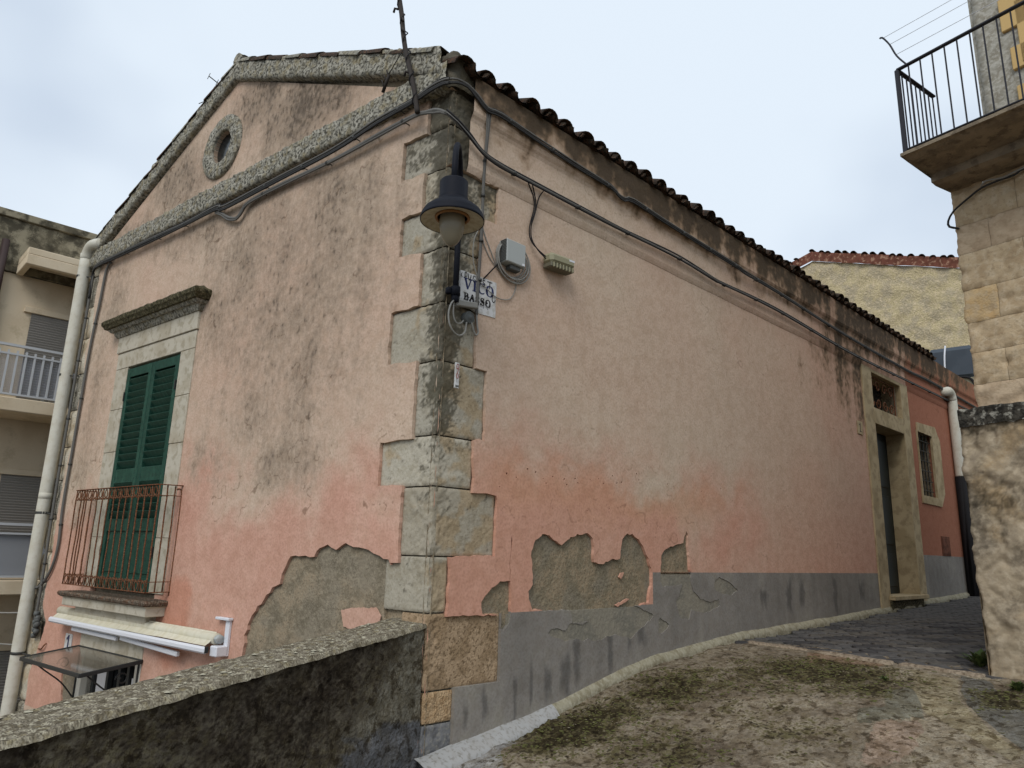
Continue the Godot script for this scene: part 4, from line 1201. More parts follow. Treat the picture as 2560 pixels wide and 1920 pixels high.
func build_door(house: Node3D) -> void:
	var st := new_st()
	var sur := Node3D.new()
	sur.name = "door_surround"
	house.add_child(sur, true)
	for a in [[9.36, 9.80, 0.70, 5.05], [11.28, 11.67, 0.70, 5.05]]:
		st = new_st()
		wbox(st, "R", a[0], a[1], a[2], a[3], -0.42, 0.045, 0.008)
		put(st, "jamb_stone", M.doorcasing, sur)
	st = new_st()
	wbox(st, "R", 9.80, 11.28, 3.985, 4.275, -0.42, 0.045, 0.006)
	put(st, "lintel_stone", M.doorcasing, sur)
	st = new_st()
	wbox(st, "R", 9.80, 11.28, 4.925, 5.05, -0.42, 0.043, 0.006)
	put(st, "lintel_stone", M.doorcasing, sur)
	st = new_st()
	wbox(st, "R", 9.72, 11.45, 0.96, 1.03, -0.3, 0.14, 0.008)
	put(st, "doorstep", M.doorcasing, sur)
	st = new_st()
	wbox(st, "R", 9.74, 11.34, 0.5, 0.958, -0.25, 0.075)
	put(st, "doorstep", M.mossy, sur)
	var door := Node3D.new()
	door.name = "door"
	house.add_child(door, true)
	for k in 2:
		st = new_st()
		var u0 := 9.80 + k * 0.745
		wbox(st, "R", u0, u0 + 0.74, 1.035, 3.98, -0.36, -0.30, 0.006)
		for q in [[1.15, 1.75], [1.9, 2.8], [2.95, 3.85]]: wbox(st, "R", u0 + 0.12, u0 + 0.62, q[0], q[1], -0.31, -0.28, 0.015)
		put(st, "leaf", M.doordark, door)
	st = new_st()
	wbox(st, "R", 10.5, 10.56, 1.04, 3.98, -0.30, -0.265, 0.006)
	put(st, "astragal", M.doordark, door)
	# scrolled grille over the door
	var gr := Node3D.new()
	gr.name = "transom_grille"
	house.add_child(gr, true)
	st = new_st()
	wbox(st, "R", 9.81, 11.23, 4.27, 4.93, -0.34, -0.30)
	put(st, "pane", M.pane, gr)
	st = new_st()
	for u in [9.84, 11.2]: bar(st, PR(u, 4.28, -0.06), PR(u, 4.92, -0.06), 0.02, 0.02)
	for vv in [4.30, 4.90]: bar(st, PR(9.82, vv, -0.06), PR(11.22, vv, -0.06), 0.02, 0.02)
	put(st, "frame", M.rust, gr)
	for k in 4:
		for sv in [-1.0, 1.0]:
			st = new_st(true)
			var u := 10.02 + k * 0.33
			tube(st, scroll_pts("R", u, 4.6 + sv * 0.15, -0.06, 0.12, -1.0 if k % 2 else 1.0, sv), 0.011, 5)
			put(st, "scroll", M.rust, gr)
	# little barred window
	st = new_st()
	skin(st, "R", PackedVector2Array(pv([11.98, 2.73, 13.14, 2.72, 13.42, 3.0, 13.45, 4.1, 13.2, 4.38, 12.06, 4.33])), [rect_poly(12.06, 12.93, 2.88, 4.15)], [12.5], 0.045, 0.0)
	put(st, "window_surround", M.doorcasing, house)
	var wg := Node3D.new()
	wg.name = "window_grille"
	house.add_child(wg, true)
	st = new_st()
	wbox(st, "R", 12.06, 12.93, 2.88, 4.15, -0.3, -0.26)
	put(st, "pane", M.pane, wg)
	for k in 4:
		st = new_st()
		bar(st, PR(12.2 + k * 0.19, 2.89, -0.04), PR(12.2 + k * 0.19, 4.14, -0.04), 0.018, 0.018)
		put(st, "bar", M.darkframe, wg)
	for k in 6:
		st = new_st()
		bar(st, PR(12.07, 3.0 + k * 0.2, -0.02), PR(12.92, 3.0 + k * 0.2, -0.02), 0.018, 0.014)
		put(st, "bar", M.darkframe, wg)
	st = new_st()
	wbox(st, "R", 12.9, 13.42, 1.74, 2.13, 0.0, 0.035, 0.006)
	wbox(st, "R", 12.94, 13.38, 1.78, 2.09, 0.03, 0.042, 0.004)
	put(st, "meter_cover", M.rustplate, house)
	# shop door under the canopy, below the gable window
	st = new_st()
	wbox(st, "L", 4.38, 6.03, 0.272, 0.43, -0.3, 0.03, 0.006)
	put(st, "lintel_stone", M.casing, house)
	var ld := Node3D.new()
	ld.name = "glazed_door"
	house.add_child(ld, true)
	for a in [[4.385, 4.52], [5.86, 6.0]]:
		for k in 9:
			st = new_st()
			wbox(st, "L", a[0], a[1], 0.265 - (k + 1) * 0.31, 0.262 - k * 0.31, -0.3, 0.026, 0.004)
			put(st, "jamb_tile", M.whitetile, ld)
	st = new_st()
	for u in [4.55, 4.93, 5.15, 5.45, 5.83]: wbox(st, "L", u - 0.03, u + 0.03, -2.5, 0.2, -0.16, -0.10, 0.004)
	wbox(st, "L", 4.53, 5.85, 0.16, 0.268, -0.159, -0.102, 0.004)
	put(st, "frame", M.darkframe, ld)
	st = new_st()
	wbox(st, "L", 4.53, 5.85, -2.5, 0.2, -0.2, -0.17)
	put(st, "pane", M.pane, ld)
	for a in [[4.6, 4.88], [5.5, 5.78]]:
		st = new_st(true)
		sheet(st, 24, 2, func(s: float, t: float) -> Vector3:
			return PL(lerpf(a[0], a[1], s), lerpf(-2.0, 0.02, t), -0.14 + sin(s * 40.0) * 0.012))
		put(st, "blind", M.curtain, ld)

# ------------------------------------------------------------------ ground
const GU := [-60.0, -4.0, 0.0, 1.0, 1.5, 2.0, 2.5, 3.0, 4.0, 4.7, 7.3, 11.8, 14.7, 22.0, 80.0]
const GV := [-0.12, -0.08, -0.02, 0.12, 0.2, 0.31, 0.41, 0.49, 0.57, 0.62, 0.70, 0.86, 0.95, 1.1, 1.2]
func gy(z: float) -> float:
	var u := -z
	for i in GU.size() - 1:
		if u <= GU[i + 1]:
			var t: float = (u - GU[i]) / (GU[i + 1] - GU[i])
			return lerpf(GV[i], GV[i + 1], t)
	return 1.2

const MOSS := [[0.45, -1.3, 0.5, 1.0, 0.85], [0.6, -2.4, 0.6, 0.9, 0.7], [1.5, -3.6, 1.1, 0.9, 0.75], [1.1, -3.0, 0.9, 0.7, 0.5], [2.0, -3.2, 0.5, 0.5, 0.6], [1.2, -1.3, 0.8, 0.6, 0.5], [2.0, -2.0, 0.5, 0.5, 0.4], [3.0, -3.5, 0.35, 0.6, 0.7], [1.5, -2.2, 0.7, 0.4, 0.4]]
var repairs := [PackedVector2Array(pv([2.4, -2.41, 2.63, -2.62, 2.72, -2.39, 2.77, -2.12, 2.72, -1.89, 2.6, -1.75, 2.51, -1.78, 2.46, -2.05])), PackedVector2Array(pv([2.2, -3.22, 2.32, -3.43, 2.5, -3.12, 2.64, -2.69, 2.47, -2.53, 2.29, -2.35, 2.18, -2.63, 2.32, -2.81]))]
# worn concrete: gently uneven, crumbled where the moss grows, patched in two places
func ground_at(x: float, z: float) -> float:
	var p := Vector3(x, 0, z)
	var y := gy(z) + fbm(p * 1.6) * 0.012
	if z > 0.8 or x > 4.3: return y
	var m := blob(x, z, MOSS) + nz3.get_noise_3dv(p * 5.0) * 0.35
	var k := sst(0.15, 0.6, m)
	var c := nz3.get_noise_3dv(p * 16.0) + 0.6 * nz3.get_noise_3dv(p * 37.0)
	y += c * lerpf(0.003, 0.011, k)
	# broken slabs: ridged crevices
	y -= maxf(0.0, 0.10 - absf(nzc.get_noise_3dv(p * 3.2))) * lerpf(0.04, 0.16, k)
	var q := Vector2(x + c * 0.03, z)
	for r in repairs:
		if Geometry2D.is_point_in_polygon(q, r): y += 0.010
	return y

func build_ground() -> void:
	# wide terrain under everything, at the level of the lower street
	var st := new_st()
	quad(st, Vector3(-400, -2.42, 400), Vector3(400, -2.42, 400), Vector3(400, -2.42, -400), Vector3(-400, -2.42, -400))
	var g := put(st, "lower_street", M.street)
	tag(g, "", "", "", "structure")
	# raised street: worn concrete ramp
	st = new_st(true)
	var zs := []
	var z := 9.0
	while z > -4.72:
		zs.append(z)
		z -= 0.024 if z < 0.6 else 0.25
	zs.append(-4.72)
	var rows := []
	for zz in zs:
		var x0: float = 0.02 + maxf(zz, 0.0) * 0.3
		var row := []
		var x := x0
		while x < 4.2:
			row.append(x)
			x += (4.2 - x0) / 170.0
		if row.size() > 170: row = row.slice(0, 170)
		for k in 9: row.append(4.2 + k * 1.0)
		var pts := []
		for xx in row:
			var p := Vector3(xx, ground_at(xx, zz), zz)
			pts.append(p)
		rows.append(pts)
	var gv := func(p: Vector3) -> void:
		st.set_uv(Vector2(p.x, p.z) * 0.8)
		st.set_uv2(Vector2((p.x + 0.5) / 5.0, (0.5 - p.z) / 5.5))
		st.add_vertex(p)
	for i in rows.size() - 1:
		for j in mini(rows[i].size(), rows[i + 1].size()) - 1:
			var a: Vector3 = rows[i][j]
			var b: Vector3 = rows[i][j + 1]
			var c: Vector3 = rows[i + 1][j + 1]
			var d: Vector3 = rows[i + 1][j]
			gv.call(a); gv.call(c); gv.call(b)
			gv.call(a); gv.call(d); gv.call(c)
	var rd := put(st, "street", M.ground)
	tag(rd, "", "", "", "structure")
	# retaining mass under the raised street, seen from nowhere but it closes the drop
	st = new_st()
	abox(st, Vector3(0.3, -2.5, -4.7), Vector3(12.0, -0.3, -0.2))
	put(st, "street_fill", M.mortar, rd)
	build_alley()
	build_kerb()

func build_alley() -> void:
	var st := new_st()
	var N := 20
	for i in N:
		var z0 := lerpf(-4.55, -22.0, float(i) / N)
		var z1 := lerpf(-4.55, -22.0, float(i + 1) / N)
		quad(st, Vector3(-0.2, gy(z0) - 0.03, z0), Vector3(12, gy(z0) - 0.03, z0), Vector3(12, gy(z1) - 0.03, z1), Vector3(-0.2, gy(z1) - 0.03, z1))
	var al := put(st, "alley_pavement", M.grout)
	tag(al, "", "", "", "structure")
	# dark lava setts laid on the skew
	var meshes := []
	for s in [[0.27, 0.135], [0.25, 0.135], [0.285, 0.135]]:
		var q := new_st()
		box(q, Transform3D.IDENTITY, Vector3(s[0], 0.06, s[1]), 0.01)
		q.generate_normals()
		meshes.append(q.commit())
	var ang := 0.62
	var ax := Vector3(cos(ang), 0, -sin(ang))
	var az := Vector3(sin(ang), 0, cos(ang))
	var cand := []
	for r in range(-110, 110):
		for c in range(-60, 60):
			var p := Vector3(1.4, 0, -10.0) + ax * (c * 0.285 + (0.142 if r % 2 else 0.0)) + az * (r * 0.147)
			if p.x < 0.16 or p.x > 2.85 or p.z > -4.5 + (p.x - 0.2) * 0.14 - 0.1 or p.z < -18.0: continue
			cand.append(p)
	cand.sort_custom(func(a, b): return a.z > b.z)
	var rest := new_st()
	for k in cand.size():
		var p: Vector3 = cand[k]
		p.y = gy(p.z) - 0.022 + rng.randf_range(-0.005, 0.005)
		var slope := (gy(p.z - 0.5) - gy(p.z)) / 0.5
		var bs := Basis(ax, UP, az).rotated(UP, rng.randf_range(-0.03, 0.03)).rotated(Vector3(1, 0, 0), slope + rng.randf_range(-0.012, 0.012)).rotated(Vector3(0, 0, 1), rng.randf_range(-0.015, 0.015))
		var mi := rng.randi() % 3
		if p.z > -5.6 and p.x > 1.5 and rng.randf() < 0.22: mi = 3
		if k < 300: put_mesh(meshes[rng.randi() % 3], "paving_stone", M.paving[mi], al, Transform3D(bs, p))
		else: box(rest, Transform3D(bs, p), Vector3(0.27, 0.06, 0.135), 0.01)
	var o := put(rest, "far_paving_stones", M.paving[0], al)
	o.set_meta("kind", "stuff")
	# pale border stones between ramp and setts
	var a := Vector3(0.16, 0, -4.63)
	var b := Vector3(2.74, 0, -4.26)
	var at := 0.0
	for L in [0.86, 0.9, 0.82]:
		st = new_st(true)
		var l0 := at
		sheet(st, 20, 8, func(s: float, t: float) -> Vector3:
			var p: Vector3 = a + (b - a).normalized() * (l0 + 0.01 + (L - 0.02) * s) + Vector3(0.14, 0, -0.99) * (t - 0.5) * 0.13
			p.y = gy(p.z) + 0.016 + fbm(p * 9.0) * 0.006
			if s <= 0.0 or s >= 1.0 or t <= 0.0 or t >= 1.0: p.y -= 0.08
			return p)
		put(st, "border_stone", M.border, al)
		at += L

func build_kerb() -> void:
	# mortar fillet along the foot of the alley wall; its first stretch is whitewashed and wider
	var k0 := Node3D.new()
	k0.name = "kerb"
	add_child(k0)
	k0.set_meta("kind", "structure")
	for part in 2:
		var st := new_st(true)
		var za := 0.06 if part == 0 else -1.42
		var zb := -1.42 if part == 0 else -17.3
		var n := 46 if part == 0 else 260
		sheet(st, n, 5, func(s: float, t: float) -> Vector3:
			var z := lerpf(za, zb, s)
			var w: float = (lerpf(0.2, 0.11, s) if part == 0 else 0.065) + fbm(Vector3(z * 1.2, 0, 3)) * 0.008
			var hh := 0.085 + fbm(Vector3(z * 1.2, 5, 0)) * 0.007
			var q: Array = ([[0.0, hh], [0.3, hh * 0.86], [0.6, hh * 0.6], [0.85, hh * 0.3], [1.0, 0.006], [1.02, -0.04]] if part == 0 else [[0.0, hh], [0.35, hh - 0.008], [0.7, hh - 0.03], [0.92, hh - 0.05], [1.0, 0.01], [1.02, -0.04]])[int(round(t * 5))]
			var p := Vector3(0.012 + q[0] * w, gy(z) + q[1], z)
			return p + UP * nz3.get_noise_3dv(p * 18.0) * 0.0025)
		put(st, "kerb_fillet", M.kerbwhite if part == 0 else M.kerb, k0)

# ------------------------------------------------------------------ low wall in front
func build_parapet() -> void:
	var o := thing("parapet_wall", "low concrete parapet, black with mould, meeting the house corner", "wall")
	var dirp := Vector3(0.29, 0, 0.957).normalized()
	var side := Vector3(-dirp.z, 0, dirp.x)   # towards the drop on the left
	var len_ := 5.6
	var thick := 0.42
	var topv := func(s: float) -> float: return 1.005 - 0.092 * s
	var st := new_st(true)
	var n := 150
	var m := 40
	var g := []
	for i in n + 1:
		var row := []
		var s := 0.012 + len_ * pow(float(i) / n, 1.15)
		for j in m + 1:
			var v := lerpf(-0.7, topv.call(s) - 0.012, float(j) / m)
			var p := dirp * s + UP * v + side * 0.008
			p -= side * (fbm(p * 5.0) * 0.012 + nz3.get_noise_3dv(p * 40.0) * 0.004)
			row.append([p, Vector2(s / 6.0, (1.2 - v) / 2.2)])
		g.append(row)
	for i in n:
		for j in m:
			for q in [g[i][j], g[i + 1][j + 1], g[i + 1][j], g[i][j], g[i][j + 1], g[i + 1][j + 1]]:
				st.set_uv(Vector2(q[1].x * 6.0, q[1].y * 2.2) * 0.8); st.set_uv2(q[1]); st.add_vertex(q[0])
	put(st, "face", M.parapet, o)
	# top bed: flaking lichen-covered mortar
	st = new_st(true)
	n = 190
	m = 26
	sheet(st, n, m, func(a: float, b: float) -> Vector3:
		var s := -0.25 * b + (len_ + 0.25) * a
		var p: Vector3 = dirp * s + UP * topv.call(s) + side * lerpf(-0.012, thick + 0.02, b)
		p.y += fbm(p * 4.0) * 0.005 + maxf(0.0, nzc.get_noise_3dv(p * 9.0)) * 0.007 + nz3.get_noise_3dv(p * 30.0) * 0.003
		if b <= 0.0 or b >= 1.0: p.y -= 0.03
		return p)
	put(st, "coping", M.coping, o)
	st = new_st()
	quad(st, dirp * 0.3 + side * thick + UP * -2.45, dirp * len_ + side * thick + UP * -2.45, dirp * len_ + side * thick + UP * (topv.call(len_) - 0.01), dirp * 0.02 + side * thick + UP * 0.98)
	quad(st, dirp * len_ + UP * -0.7, dirp * len_ + side * thick + UP * -0.7, dirp * len_ + side * thick + UP * topv.call(len_), dirp * len_ + UP * topv.call(len_))
	put(st, "rear_face", M.mortar, o)
	# lichen rosettes on the bed
	var ro := new_st(true)
	for k in 70:
		var s := rng.randf_range(0.1, 3.3)
		var c: Vector3 = dirp * s + side * (0.01 + pow(rng.randf(), 1.4) * 0.38)
		c.y = topv.call(s) + fbm(c * 4.0) * 0.005 + 0.007
		var r := rng.randf_range(0.006, 0.022)
		for q in 7:
			var a0 := TAU * q / 7
			var a1 := TAU * (q + 1) / 7
			var r0 := r * (1.0 + 0.3 * sin(q * 2.3 + k))
			var r1 := r * (1.0 + 0.3 * sin((q + 1) % 7 * 2.3 + k))
			tri(ro, c + UP * 0.006, c + Vector3(cos(a0) * r0, 0, -sin(a0) * r0), c + Vector3(cos(a1) * r1, 0, -sin(a1) * r1))
	var li := put(ro, "lichen", M.lichenpale, o)
	li.set_meta("kind", "stuff")

# ------------------------------------------------------------------ rough walls on the right
func build_right() -> void:
	var e := Vector3(0.985, 0, 0.17).normalized()
	var nn := Vector3(-e.z, 0, e.x)
	# garden wall
	var gw := thing("garden_wall", "rough tan garden wall with a black lichen-crusted top at the alley mouth", "wall")
	var c0 := Vector3(2.70, 0, -4.30)
	var H0 := 3.03
	var st := new_st(true)
	csheet(st, 150, 130, func(a: float, b: float) -> Vector3:
		var x := 2.6 * a
		var v := lerpf(0.35, H0 - 0.15, b)
		var p := c0 + e * x + UP * v
		var d := fbm(p * 2.2) * 0.022 + nz3.get_noise_3dv(p * 22.0) * 0.006 - maxf(0.0, nzc.get_noise_3dv(p * 5.0) - 0.25) * 0.05
		if a <= 0.0: p += -nn * 0.32 
		var edge := fbm(Vector3(0, v * 3.0, 8)) * 0.025 * (1.0 - sst(0.0, 0.15, a))
		return p + nn * d + e * edge - e * 0.03 * (1.0 - sst(0.0, 0.02, a)) * (v / 3.0), func(p: Vector3) -> Color:
		# black crust below the coping and in one big stain, as in the photograph
		var k := 0.55 * sst(0.55, 0.0, H0 - p.y) + 0.5 * sst(0.42, 0.1, Vector2(p.x - 2.98, (p.y - 2.12) * 0.8).length()) + fbm(p * 3.0) * 0.3 + nzc.get_noise_3dv(p * 13.0) * 0.22 + nz3.get_noise_3dv(p * 34.0) * 0.16
		return Color(1, 1, 1).lerp(Color(0.2, 0.195, 0.18), sst(0.25, 0.8, k) * 0.85))
	put(st, "wall_face", M.garden, gw)
	st = new_st(true)
	sheet(st, 100, 22, func(a: float, b: float) -> Vector3:
		var x := -0.02 + 2.6 * a
		var q := b * 0.52
		var v := H0 - 0.17
		var dd := 0.012
		if q < 0.17: v += q
		else:
			v = H0
			dd = 0.012 - (q - 0.17)
		var p := c0 + e * x + UP * v + nn * dd
		var f := fbm(p * 5.0) * 0.014 + maxf(0.0, nzc.get_noise_3dv(p * 10.0)) * 0.02
		if a <= 0.0: p -= nn * 0.2
		return p + (nn + UP).normalized() * f)
	put(st, "top_bed", M.gardentop, gw)
	st = new_st()
	quad(st, c0 - nn * 0.02 + UP * 0.3, c0 - nn * 0.34 + UP * 0.3, c0 - nn * 0.34 + UP * (H0 - 0.01), c0 - nn * 0.02 + UP * (H0 - 0.01))
	quad(st, c0 - nn * 0.34 + UP * 0.3, c0 + e * 2.6 - nn * 0.34 + UP * 0.3, c0 + e * 2.6 - nn * 0.34 + UP * H0, c0 - nn * 0.34 + UP * H0)
	put(st, "rear_face", M.garden, gw)
	# sandstone house behind it
	var hs := thing("sandstone_house", "weathered sandstone house with an iron-railed balcony above the garden wall", "house")
	var W := Vector3(2.76, 0, -4.72)
	st = new_st()
	var bx := Basis(e, UP, nn)
	box(st, Transform3D(bx, W + e * 3.0 - nn * 4.06 + UP * 1.5), Vector3(6.0, 8.0, 8.0))
	put(st, "wall", M.tan[0], hs)
	var v := 2.2
	var row := 0
	while v < 5.48:
		var h := 0.30 + rng.randf() * 0.12
		var x := -0.0
		var col := 0
		while x < 1.9:
			var w := rng.randf_range(0.5, 0.85)
			if col == 0: w = 0.34 if row % 2 else 0.62
			var mt: Material = M.tan[0]
			if v > 3.75 and v < 4.15 and rng.randf() < 0.7: mt = M.tan[1]
			elif rng.randf() < 0.3: mt = M.tan[2]
			st = new_st(true)
			var x0 := x
			var v0 := v
			sheet(st, maxi(6, int(w / 0.03)), maxi(6, int(h / 0.03)), func(a: float, b: float) -> Vector3:
				var p := W + e * (x0 + 0.0015 + (w - 0.003) * a) + UP * (v0 + 0.0015 + (h - 0.003) * b)
				var d := 0.03 + fbm(p * 3.0) * 0.014 - maxf(0.0, nzc.get_noise_3dv(p * 6.0) - 0.3) * 0.06
				if a <= 0.0 or a >= 1.0 or b <= 0.0 or b >= 1.0: d -= 0.012
				if a <= 0.0 and x0 <= 0.0: p -= nn * 0.1
				return p + nn * d + e * (fbm(Vector3(3, p.y * 4, 1)) * 0.02 if x0 <= 0.0 and a < 0.3 else 0.0))
			put(st, "stone_block", mt, hs)
			x += w
			col += 1
		v += h
		row += 1
	# upper storey set back at the corner
	st = new_st(true)
	sheet(st, 50, 60, func(a: float, b: float) -> Vector3:
		var p := W + e * (0.41 + 3.0 * a) + UP * lerpf(5.5, 9.2, b)
		return p + nn * (0.045 + fbm(p * 3.0) * 0.014 - (0.3 if a <= 0.0 else 0.0)))
	put(st, "upper_wall", M.upper, hs)
	st = new_st()
	box(st, Transform3D(bx, W + e * 2.42 - nn * 2.0 + UP * 7.3), Vector3(4.0, 3.6, 4.0))
	put(st, "wall", M.upper, hs)
	for q in [[0.72, 0.98, 7.01, 7.40], [0.77, 1.0, 6.53, 6.79], [0.78, 1.0, 6.15, 6.34], [0.86, 1.6, 6.56, 7.30], [0.86, 1.6, 7.5, 8.2]]:
		st = new_st()
		box(st, Transform3D(bx, W + e * ((q[0] + q[1]) / 2) + UP * ((q[2] + q[3]) / 2) + nn * 0.05), Vector3(q[1] - q[0], q[3] - q[2], 0.07), 0.008)
		put(st, "painted_block", M.ochre, hs)
	st = new_st()
	box(st, Transform3D(bx, W + e * 2.1 - nn * 1.6 + UP * 9.2), Vector3(4.6, 0.25, 4.8))
	put(st, "eaves", M.tile, hs)
	# balcony slab with moulded edge
	st = new_st()
	var prof := [[5.49, 0.0], [5.495, 0.28], [5.51, 0.33], [5.515, 0.35], [5.605, 0.35], [5.612, 0.39], [5.62, 0.42], [5.625, 0.60], [5.63, 0.68], [5.645, 0.76], [5.66, 0.80], [5.665, 0.85], [5.70, 0.85], [5.705, 0.0]]
	sheet(st, 40, prof.size() - 1, func(a: float, b: float) -> Vector3:
		var q: Array = prof[int(round(b * (prof.size() - 1)))]
		var x: float = 3.2 * a + (0.02 - 0.10 * q[1])
		var p: Vector3 = W + e * x + UP * q[0] + nn * q[1]
		if a <= 0.0: p += nn * -0.002
		return p + (nn + UP) * fbm(p * 4.0) * 0.002)
	var slab := put(st, "balcony_slab", M.slabstone, hs)
	st = new_st()
	var left := []
	for q in prof: left.append(W + e * (0.02 - 0.10 * q[1]) + UP * q[0] + nn * q[1])
	left.append(W + e * 0.02 + UP * 5.49 - nn * 0.1)
	for i in range(1, left.size() - 1): tri(st, left[0], left[i], left[i + 1])
	put(st, "slab_end", M.slabstone, slab)
	# iron railing
	var rl := Node3D.new()
	rl.name = "balcony_railing"
	hs.add_child(rl, true)
	var F := W + nn * 0.80 - e * 0.03
	st = new_st()
	bar(st, F + UP * 6.69, F + e * 2.6 + UP * 6.72, 0.045, 0.022)
	bar(st, F + UP * 6.69, F - nn * 0.78 + UP * 6.69, 0.045, 0.022)
	bar(st, F + UP * 5.74, F + e * 2.6 + UP * 5.74, 0.03, 0.015)
	bar(st, F + UP * 5.74, F - nn * 0.78 + UP * 5.74, 0.03, 0.015)
	put(st, "rail", M.iron, rl)
	for k in 22:
		st = new_st()
		var q := F + e * (0.12 * k)
		bar(st, q + UP * 5.70, q + UP * 6.69, 0.045 if k == 0 else 0.014, 0.045 if k == 0 else 0.014)
		put(st, "post" if k == 0 else "bar", M.iron, rl)
	for k in 8:
		st = new_st()
		var q := F - nn * (0.093 * (k + 1))
		bar(st, q + UP * 5.70, q + UP * 6.69, 0.014, 0.014)
		put(st, "bar", M.iron, rl)
	# clothes line
	var cl := thing("clothes_line", "three thin washing lines on a curved iron bracket above the balcony", "clothes line")
	st = new_st(true)
	tube(st, curve([F + e * 0.11 + UP * 6.69, F + e * 0.02 + nn * 0.01 + UP * 6.85, F - e * 0.042 + nn * 0.01 + UP * 7.03, F - e * 0.11 + nn * 0.01 + UP * 7.16, F - e * 0.14 + nn * 0.01 + UP * 7.165]), 0.010, 6)
	put(st, "bracket", M.iron, cl)
	for k in 3:
		st = new_st(true)
		var a: Vector3 = F + e * [-0.1, -0.042, 0.01][k] + nn * 0.01 + UP * [7.15, 7.03, 6.87][k]
		tube(st, [a, a + e * 1.2 - UP * 0.012, a + e * 2.4], 0.0028, 5)
		put(st, "line", M.white, cl)
	# cable looping round the corner of this house
	st = new_st(true)
	var cb := []
	for q in [[0.10, 5.03, -0.3], [0.06, 5.03, 0.05], [0.0, 5.06, 0.09], [-0.005, 5.13, 0.09], [0.06, 5.22, 0.09], [0.19, 5.30, 0.08], [0.34, 5.37, 0.08], [0.5, 5.385, 0.08], [0.65, 5.39, 0.07], [0.8, 5.42, 0.08], [1.6, 5.47, 0.08]]: cb.append(W + e * q[0] + UP * (q[1] + 0.015) + nn * q[2])
	tube(st, curve(cb), 0.012, 6)
	tag(put(st, "wall_cable", M.cable), "black cable looping round the corner of the sandstone house", "cable")
	st = new_st(true)
	tube(st, curve([W + e * 0.34 + UP * 5.395 + nn * 0.085, W + e * 0.4 + UP * 5.435 + nn * 0.1, W + e * 0.55 + UP * 5.41 + nn * 0.09, W + e * 0.8 + UP * 5.44 + nn * 0.09, W + e * 1.4 + UP * 5.46 + nn * 0.09]), 0.009, 6)
	tag(put(st, "wall_cable", M.cablegrey), "thin grey cable twisted along the black one on the sandstone house", "cable")

func build_back() -> void:
	var o := thing("yellow_house", "tall yellow rendered house with a red band, closing the alley", "house")
	var st := new_st(true)
	var z := -21.0
	var topy := func(x: float) -> float:
		if x < -5.45: return lerpf(11.4, 12.35, (x + 9.0) / 3.55) if x < -6.75 else lerpf(12.02, 12.35, (x + 6.75) / 1.3)
		return lerpf(12.35, 10.82, (x + 5.45) / 4.53)
	sheet(st, 110, 100, func(a: float, b: float) -> Vector3:
		var x := lerpf(-9.0, 6.0, a)
		var p := Vector3(x, lerpf(0.0, topy.call(x) - 0.22, b), z)
		return p + Vector3(0, 0, fbm(p * 1.8) * 0.05))
	put(st, "wall", M.backwall, o)
	st = new_st(true)
	sheet(st, 110, 6, func(a: float, b: float) -> Vector3:
		var x := lerpf(-9.0, 6.0, a)
		var p := Vector3(x, topy.call(x) - 0.24 + 0.36 * minf(b * 1.2, 1.0), z + 0.07)
		if b > 0.9: p.z -= 0.4
		return p + Vector3(0, 0, fbm(p * 2.0) * 0.02) + UP * fbm(p * 1.2) * 0.02)
	put(st, "red_band", M.redband, o)
	st = new_st()
	abox(st, Vector3(-9, 0, -27), Vector3(6, 9.6, -21.3))
	put(st, "body", M.backwall, o)
	var tl := half_tile(0.10, 0.085, 0.5, 0.02)
	for k in 34:
		var x := -8.6 + k * 0.29 + rng.randf_range(-0.05, 0.05)
		var bs := Basis(Vector3(1, -0.25, 0).normalized(), UP, Vector3(0, 0, 1)).rotated(Vector3(0, 0, 1), rng.randf_range(-0.2, 0.2))
		if rng.randf() < 0.8: put_mesh(tl, "ridge_tile", M.tile, o, Transform3D(bs.orthonormalized(), Vector3(x, topy.call(x) + 0.10 + rng.randf_range(-0.03, 0.03), z + 0.12)))

